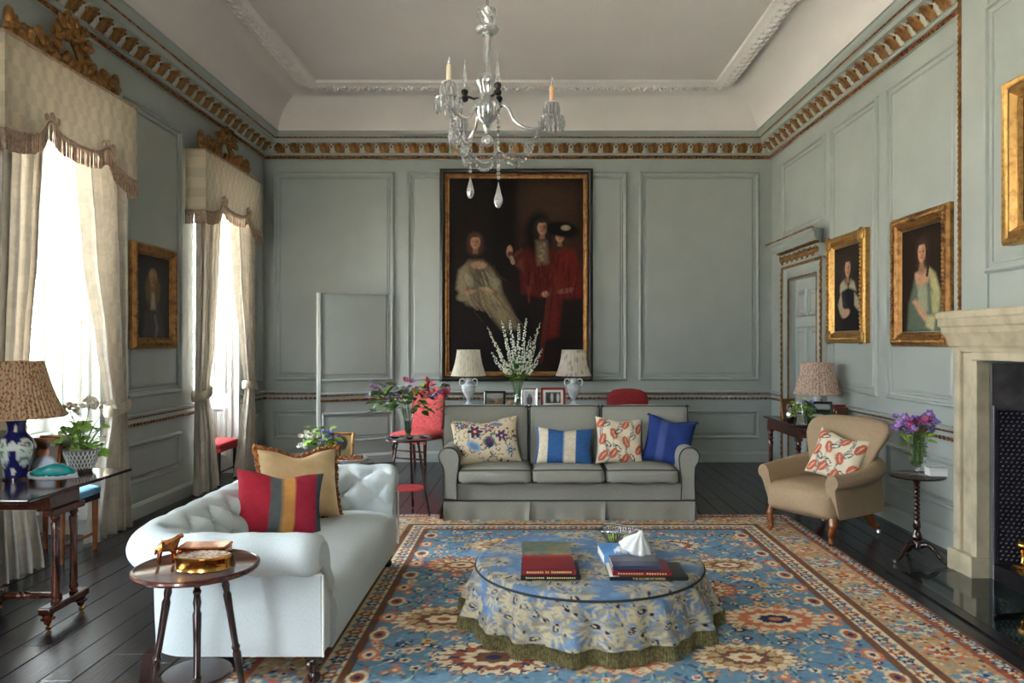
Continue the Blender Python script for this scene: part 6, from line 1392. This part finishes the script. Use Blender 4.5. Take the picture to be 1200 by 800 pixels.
MB().lathe([(.05, 0), (.055, .008), (.10, .03), (.125, .052), (.12, .054), (.09, .034), (.001, .02)], 28).build('bowl', 'white_china', bw)
m = MB()
for i in range(120): a_ = R.random()*6.28; q = R.random()**.5*.10; m.ell((q*math.cos(a_), q*math.sin(a_), .045+R.uniform(0, .018)), (.010, .008, .004), 5, 3, rotm(R.random(), R.random(), 0))
stuff(m.build('dried_petals', 'fringe_brown', bw, smooth=3))
# sweet peas on the pedestal table
v = vase('flower_vase', 'glass goblet vase of purple and pink sweet peas on the pedestal table', At(1075, 565, 5.22)[:2]+(WTZ,), [(.05, 0), (.05, .004), (.012, .012), (.016, .03), (.012, .05), (.03, .065), (.055, .10), (.058, .18), (.062, .25), (.075, .28)])
S_ = [(R.uniform(-.155, .15), R.uniform(-.12, .12), R.uniform(.03, .12), R.choice((('lilac', 'pale'), ('violet', 'lilac'), ('magenta', 'lilac'), ('pale', 'lilac'), ('violet', 'pale'))), 1.0, 3) for i in range(30)]
bouquet(v, .28, S_, [(26, .10, .09, -.06, .03, 1.0, 'light'), (20, .03, .03, -.2, -.05, .9, 'green')], R, zin=.08, r0=.03)
m = MB()
for i in range(26): a_ = R.random()*6.28; m.tube([(.028*math.cos(a_), .028*math.sin(a_), .08), (.045*math.cos(a_+.4), .045*math.sin(a_+.4), .27)], .0035, 5)
stuff(m.build('stems_in_water', 'stem_green', v))
bx_ = thing('white_box', 'small white box on the pedestal table beside the sweet peas', 'box', At(1097, 563, 5.19)[:2]+(WTZ,), -.1)
MB().box(-.06, .06, -.045, .045, 0, .045).build('body', 'white_china', bx_, smooth=0, bevel=.004); MB().box(-.063, .063, -.048, .048, .045, .058).build('lid', 'white_china', bx_, smooth=0, bevel=.004)
# vase on the side table by the door
v = vase('flower_vase', 'small glass jar of violet and green flowers on the side table', (cx(941, 7.14), 7.145, RZ), [(.045, 0), (.048, .01), (.05, .10), (.046, .14)])
bouquet(v, .13, [(-.06, 0, .08, ('white', 'cream'), .8, 2), (.05, -.02, .07, ('violet', 'blue'), 1.1, 7), (.09, .02, .03, ('violet',), 1.0, 5), (.0, 0, .11, ('cream',), .7, 2)], [(26, .09, .08, -.04, .11, 1.1, 'light'), (16, .09, .07, -.03, .09, 1.1, 'green')], R)
tag(MB().lathe(catmull([(.03, 0), (.035, .01), (.05, .06), (.04, .11), (.02, .14), (.026, .155)], 4), 24).build('silver_jug', 'silver', None, loc=(cx(926.5, 7.40), 7.40, RZ)), 'small polished silver jug on the side table by the door', 'jug')
for i, (c_, h_, t_) in enumerate((('book_brown', .17, .03), ('book_maroon', .19, .025), ('book_black', .16, .035), ('book_brown', .18, .03), ('book_green', .15, .025))):
    b_ = thing('book', ['brown', 'dark red', 'thick black', 'tall tan spined brown', 'short green'][i]+' book standing against the wall on the side table', 'book', (2.99, 7.14+.045*i+.012*i, RZ), 0, 'books standing on the side table'); b_.rotation_euler = (.10, 0, 0)
    MB().box(-.055, .05, -t_/2, -t_/2+.003, 0, h_).box(-.055, .05, t_/2-.003, t_/2, 0, h_).box(-.057, -.053, -t_/2, t_/2, 0, h_).build('cover', c_, b_, smooth=0); MB().box(-.053, .046, -t_/2+.003, t_/2-.003, .004, h_-.004).build('pages', 'paper', b_, smooth=0)
    MB().box(-.0578, -.0568, -t_/2+.002, t_/2-.002, h_*.65, h_*.8).build('spine_label', 'ink_gold', b_, smooth=0)
# shell ornament between the frames on the console
tag(MB().lathe(catmull([(.001, -.05), (.02, -.03), (.036, 0), (.03, .025), (.012, .045), (.001, .06)], 4), 16, M=rotm(y=1.2)).build('conch_shell', 'cushion_silk', None, loc=(cx(598), 7.42, cz+.035)), 'small striped conch shell between photographs on the console', 'shell')
# ---------------------------------------------------------------- things on the left table
mat('pot_glaze', hx(120, 112, 100), .3)
gp_ = thing('potted_geranium', 'white geranium in pierced porcelain pot on the window table', 'plant', (At(96, 549, 4.60)[0], 4.60, TZ))
MB().lathe([(.05, 0), (.055, .006), (.06, .02), (.098, .135), (.104, .14), (.102, .146), (.092, .14), (.056, .024), (.001, .018)], 32, caps=False).build('pot', 'pot_glaze', gp_)
m = MB()
for i in range(26):
    for s_ in (-1, 1):
        t = 2*PI*i/26; m.tube([((r_+.004)*math.cos(t+s_*k), (r_+.004)*math.sin(t+s_*k), z) for r_, z, k in ((.064, .022, 0), (.077, .065, .2), (.09, .105, .4), (.098, .135, .54))], .0032, 4)
stuff(m.build('lattice', 'white_china', gp_, smooth=3))
MB().lathe([(.001, .125), (.088, .125), (.001, .135)], 20).build('soil', 'book_brown', gp_)
R = random.Random(77); m = MB()
for i in range(9): a_ = R.random()*6.28; m.tube(catmull([(.02*math.cos(a_), .02*math.sin(a_), .12), (.06*math.cos(a_), .06*math.sin(a_), .20), (.11*math.cos(a_), .11*math.sin(a_), .27)], 4), .004, 5)
hd = ((-.075, .0, .375), (.035, .02, .41), (.125, .05, .40))
for h_ in hd: m.tube(catmull([(0, 0, .13), (h_[0]*.4, h_[1]*.4, .26), h_], 4), .003, 5)
m.build('stems', 'stem_green', gp_)
mat('leaf_light2', hx(96, 132, 52), .5, c2=hx(140, 172, 70), scale=14)
gl_ = MB()
P = [[(r_*.046*math.cos(t)*(1+.08*math.cos(7*t)), r_*.046*math.sin(t)*(1+.08*math.cos(7*t)), .012*r_*r_-.004*math.cos(7*t)*r_) for t in np.linspace(0, 2*PI, 28, endpoint=False)] for r_ in (.02, .5, 1)]
gl_.grid(P, cv=True); glm = gl_.mesh('leaf', 3); glm.materials.append(MATS['leaf_light2'])
for i in range(34):
    a_ = R.uniform(0, 6.28); q = R.uniform(.02, .145); obj('leaf', glm, None, gp_, (q*math.cos(a_), q*math.sin(a_), R.uniform(.15, .32)-q*.4), (R.uniform(-.1, .75), R.uniform(-.45, .45), R.uniform(-.6, .6)), (R.uniform(.55, .95),)*3)
for j, h_ in enumerate(hd):
    for i in range(30 if j < 2 else 4): a_, b_ = R.random()*6.28, R.random()*2.2; obj('flower', FL['cream'], None, gp_, (h_[0]+.045*math.cos(a_)*math.sin(b_), h_[1]+.045*math.sin(a_)*math.sin(b_), h_[2]+.040*math.cos(b_)), (R.uniform(-1.2, 1.2), R.uniform(-1.2, 1.2), 0), (1.0,)*3)
mat('teal_glaze', hx(38, 150, 150), .25, c2=hx(24, 120, 124), scale=12)
sd = thing('shell_dish', 'white shell-shaped dish with teal interior on the window table', 'dish', (At(63, 556, 4.22)[0], 4.22, TZ+.024), rot=(.42, 0, .15))
P = []; P2_ = []
for i in range(19):
    u = i/18*2-1; w_ = .06*(1-abs(u)**2.2)+.006
    P.append([(u*.13, w_*math.cos(t)*1.0, .004+.06*(1-math.sin(t))*(1-.35*abs(u))*(1+.06*math.cos(u*24))) for t in np.linspace(0, PI, 12)]); P2_.append([(u*.118, (w_-.008)*math.cos(t), .012+.055*(1-math.sin(t))*(1-.35*abs(u))) for t in np.linspace(0, PI, 12)])
MB().grid(P, flip=True).build('outer_shell', 'white_china', sd, smooth=3); MB().grid(P2_).build('inner_glaze', 'teal_glaze', sd, smooth=3)
# ---------------------------------------------------------------- gilt things on the foreground table
ob = thing('oval_box', 'oval gilt box with patterned lid on the foreground tripod table', 'box', (At(238, 668, 2.80)[0], 2.80, FTZ))
def oval(pr, seg=40): return MB().grid([[(1.0*r_*math.cos(t), .62*r_*math.sin(t), z) for t in np.linspace(0, 2*PI, seg, endpoint=False)] for r_, z in pr], cv=True, flip=True)
oval([(.001, 0), (.100, 0), (.103, .004), (.100, .009), (.100, .04), (.104, .044), (.104, .052), (.098, .055)]).build('body', 'brass', ob)
mat('mosaic_top', hx(214, 190, 168), .3, .5, c2=hx(110, 76, 70), scale=70, contrast=(.4, .6))
oval([(.098, .053), (.092, .050), (.05, .052), (.001, .053)]).build('lid', 'mosaic_top', ob)
fb = thing('flat_box', 'flat copper coloured box behind the oval gilt box', 'box', (At(241, 650, 2.97)[0], 2.965, FTZ), .04)
MB().box(-.092, .092, -.045, .045, 0, .036).build('body', 'copper_gilt', fb, smooth=0, bevel=.004); MB().box(-.095, .095, -.048, .048, .037, .048).build('lid', 'copper_gilt', fb, smooth=0, bevel=.005)
# small metal horse: one continuous figure
bmh = bpy.data.meshes.new('figurine'); V_ = [(0, 0, .062), (-.018, 0, .062), (.020, 0, .064), (.030, 0, .080), (.040, 0, .092), (.052, 0, .086),
      (-.022, .009, .045), (-.024, .010, .022), (-.022, .010, .003), (-.022, -.009, .045), (-.026, -.010, .022), (-.024, -.010, .003), (.020, .009, .045), (.020, .010, .022), (.022, .010, .003), (.020, -.009, .045), (.018, -.010, .022), (.018, -.010, .003), (-.032, 0, .055), (-.036, 0, .035)]
E_ = [(0, 1), (0, 2), (2, 3), (3, 4), (4, 5), (1, 6), (6, 7), (7, 8), (1, 9), (9, 10), (10, 11), (2, 12), (12, 13), (13, 14), (2, 15), (15, 16), (16, 17), (1, 18), (18, 19)]
bmh.from_pydata(V_, E_, []); hf = obj('metal_horse', bmh, 'copper_gilt', None, (At(196, 666, 2.86)[0], 2.86, FTZ), (0, 0, .5), (1.15,)*3)
mo = hf.modifiers.new('skin', 'SKIN'); sv = bmh.skin_vertices[0].data; rad = [.017, .016, .016, .011, .010, .006]+[.009, .006, .0055]*4+[.005, .004]
for q, r_ in zip(sv, rad): q.radius = (r_, r_)
sv[0].use_root = True; su_ = hf.modifiers.new('subdivision', 'SUBSURF'); su_.levels = 2; su_.render_levels = 2
tag(hf, 'small gilt metal horse figurine on the foreground tripod table', 'figurine')
# ---------------------------------------------------------------- fire dog
fd = thing('fire_dog', 'brass ball-topped fire dog inside the fireplace', 'andiron', (3.05, 4.60, .1155))
MB().lathe([(.03, 0), (.032, .01), (.012, .02), (.018, .05), (.011, .06), (.011, .11), (.02, .12), (.01, .13)], 14).build('stem', 'brass', fd); MB().ell((0, 0, .16), (.034, .034, .034), 14, 10).build('ball', 'brass', fd, smooth=3)
for s_ in (-1, 1): MB().tube(catmull([(0, 0, .015), (-.02, s_*.04, .02), (-.03, s_*.06, .004)], 4), .008, 6).build('foot', 'brass', fd)
tg = thing('fire_tongs', 'black iron fire tongs lying on the marble hearth', 'tool', (2.70, 4.10, .014)); MB().tube([(-.12, .0, .008), (.1, .05, .008)], .006, 6).build('arm', 'dark_metal', tg); MB().tube([(-.12, .02, .008), (.1, .05, .012)], .006, 6).build('arm', 'dark_metal', tg); MB().ell((-.125, .01, .012), (.012, .012, .012), 8, 6).build('grip', 'dark_metal', tg)
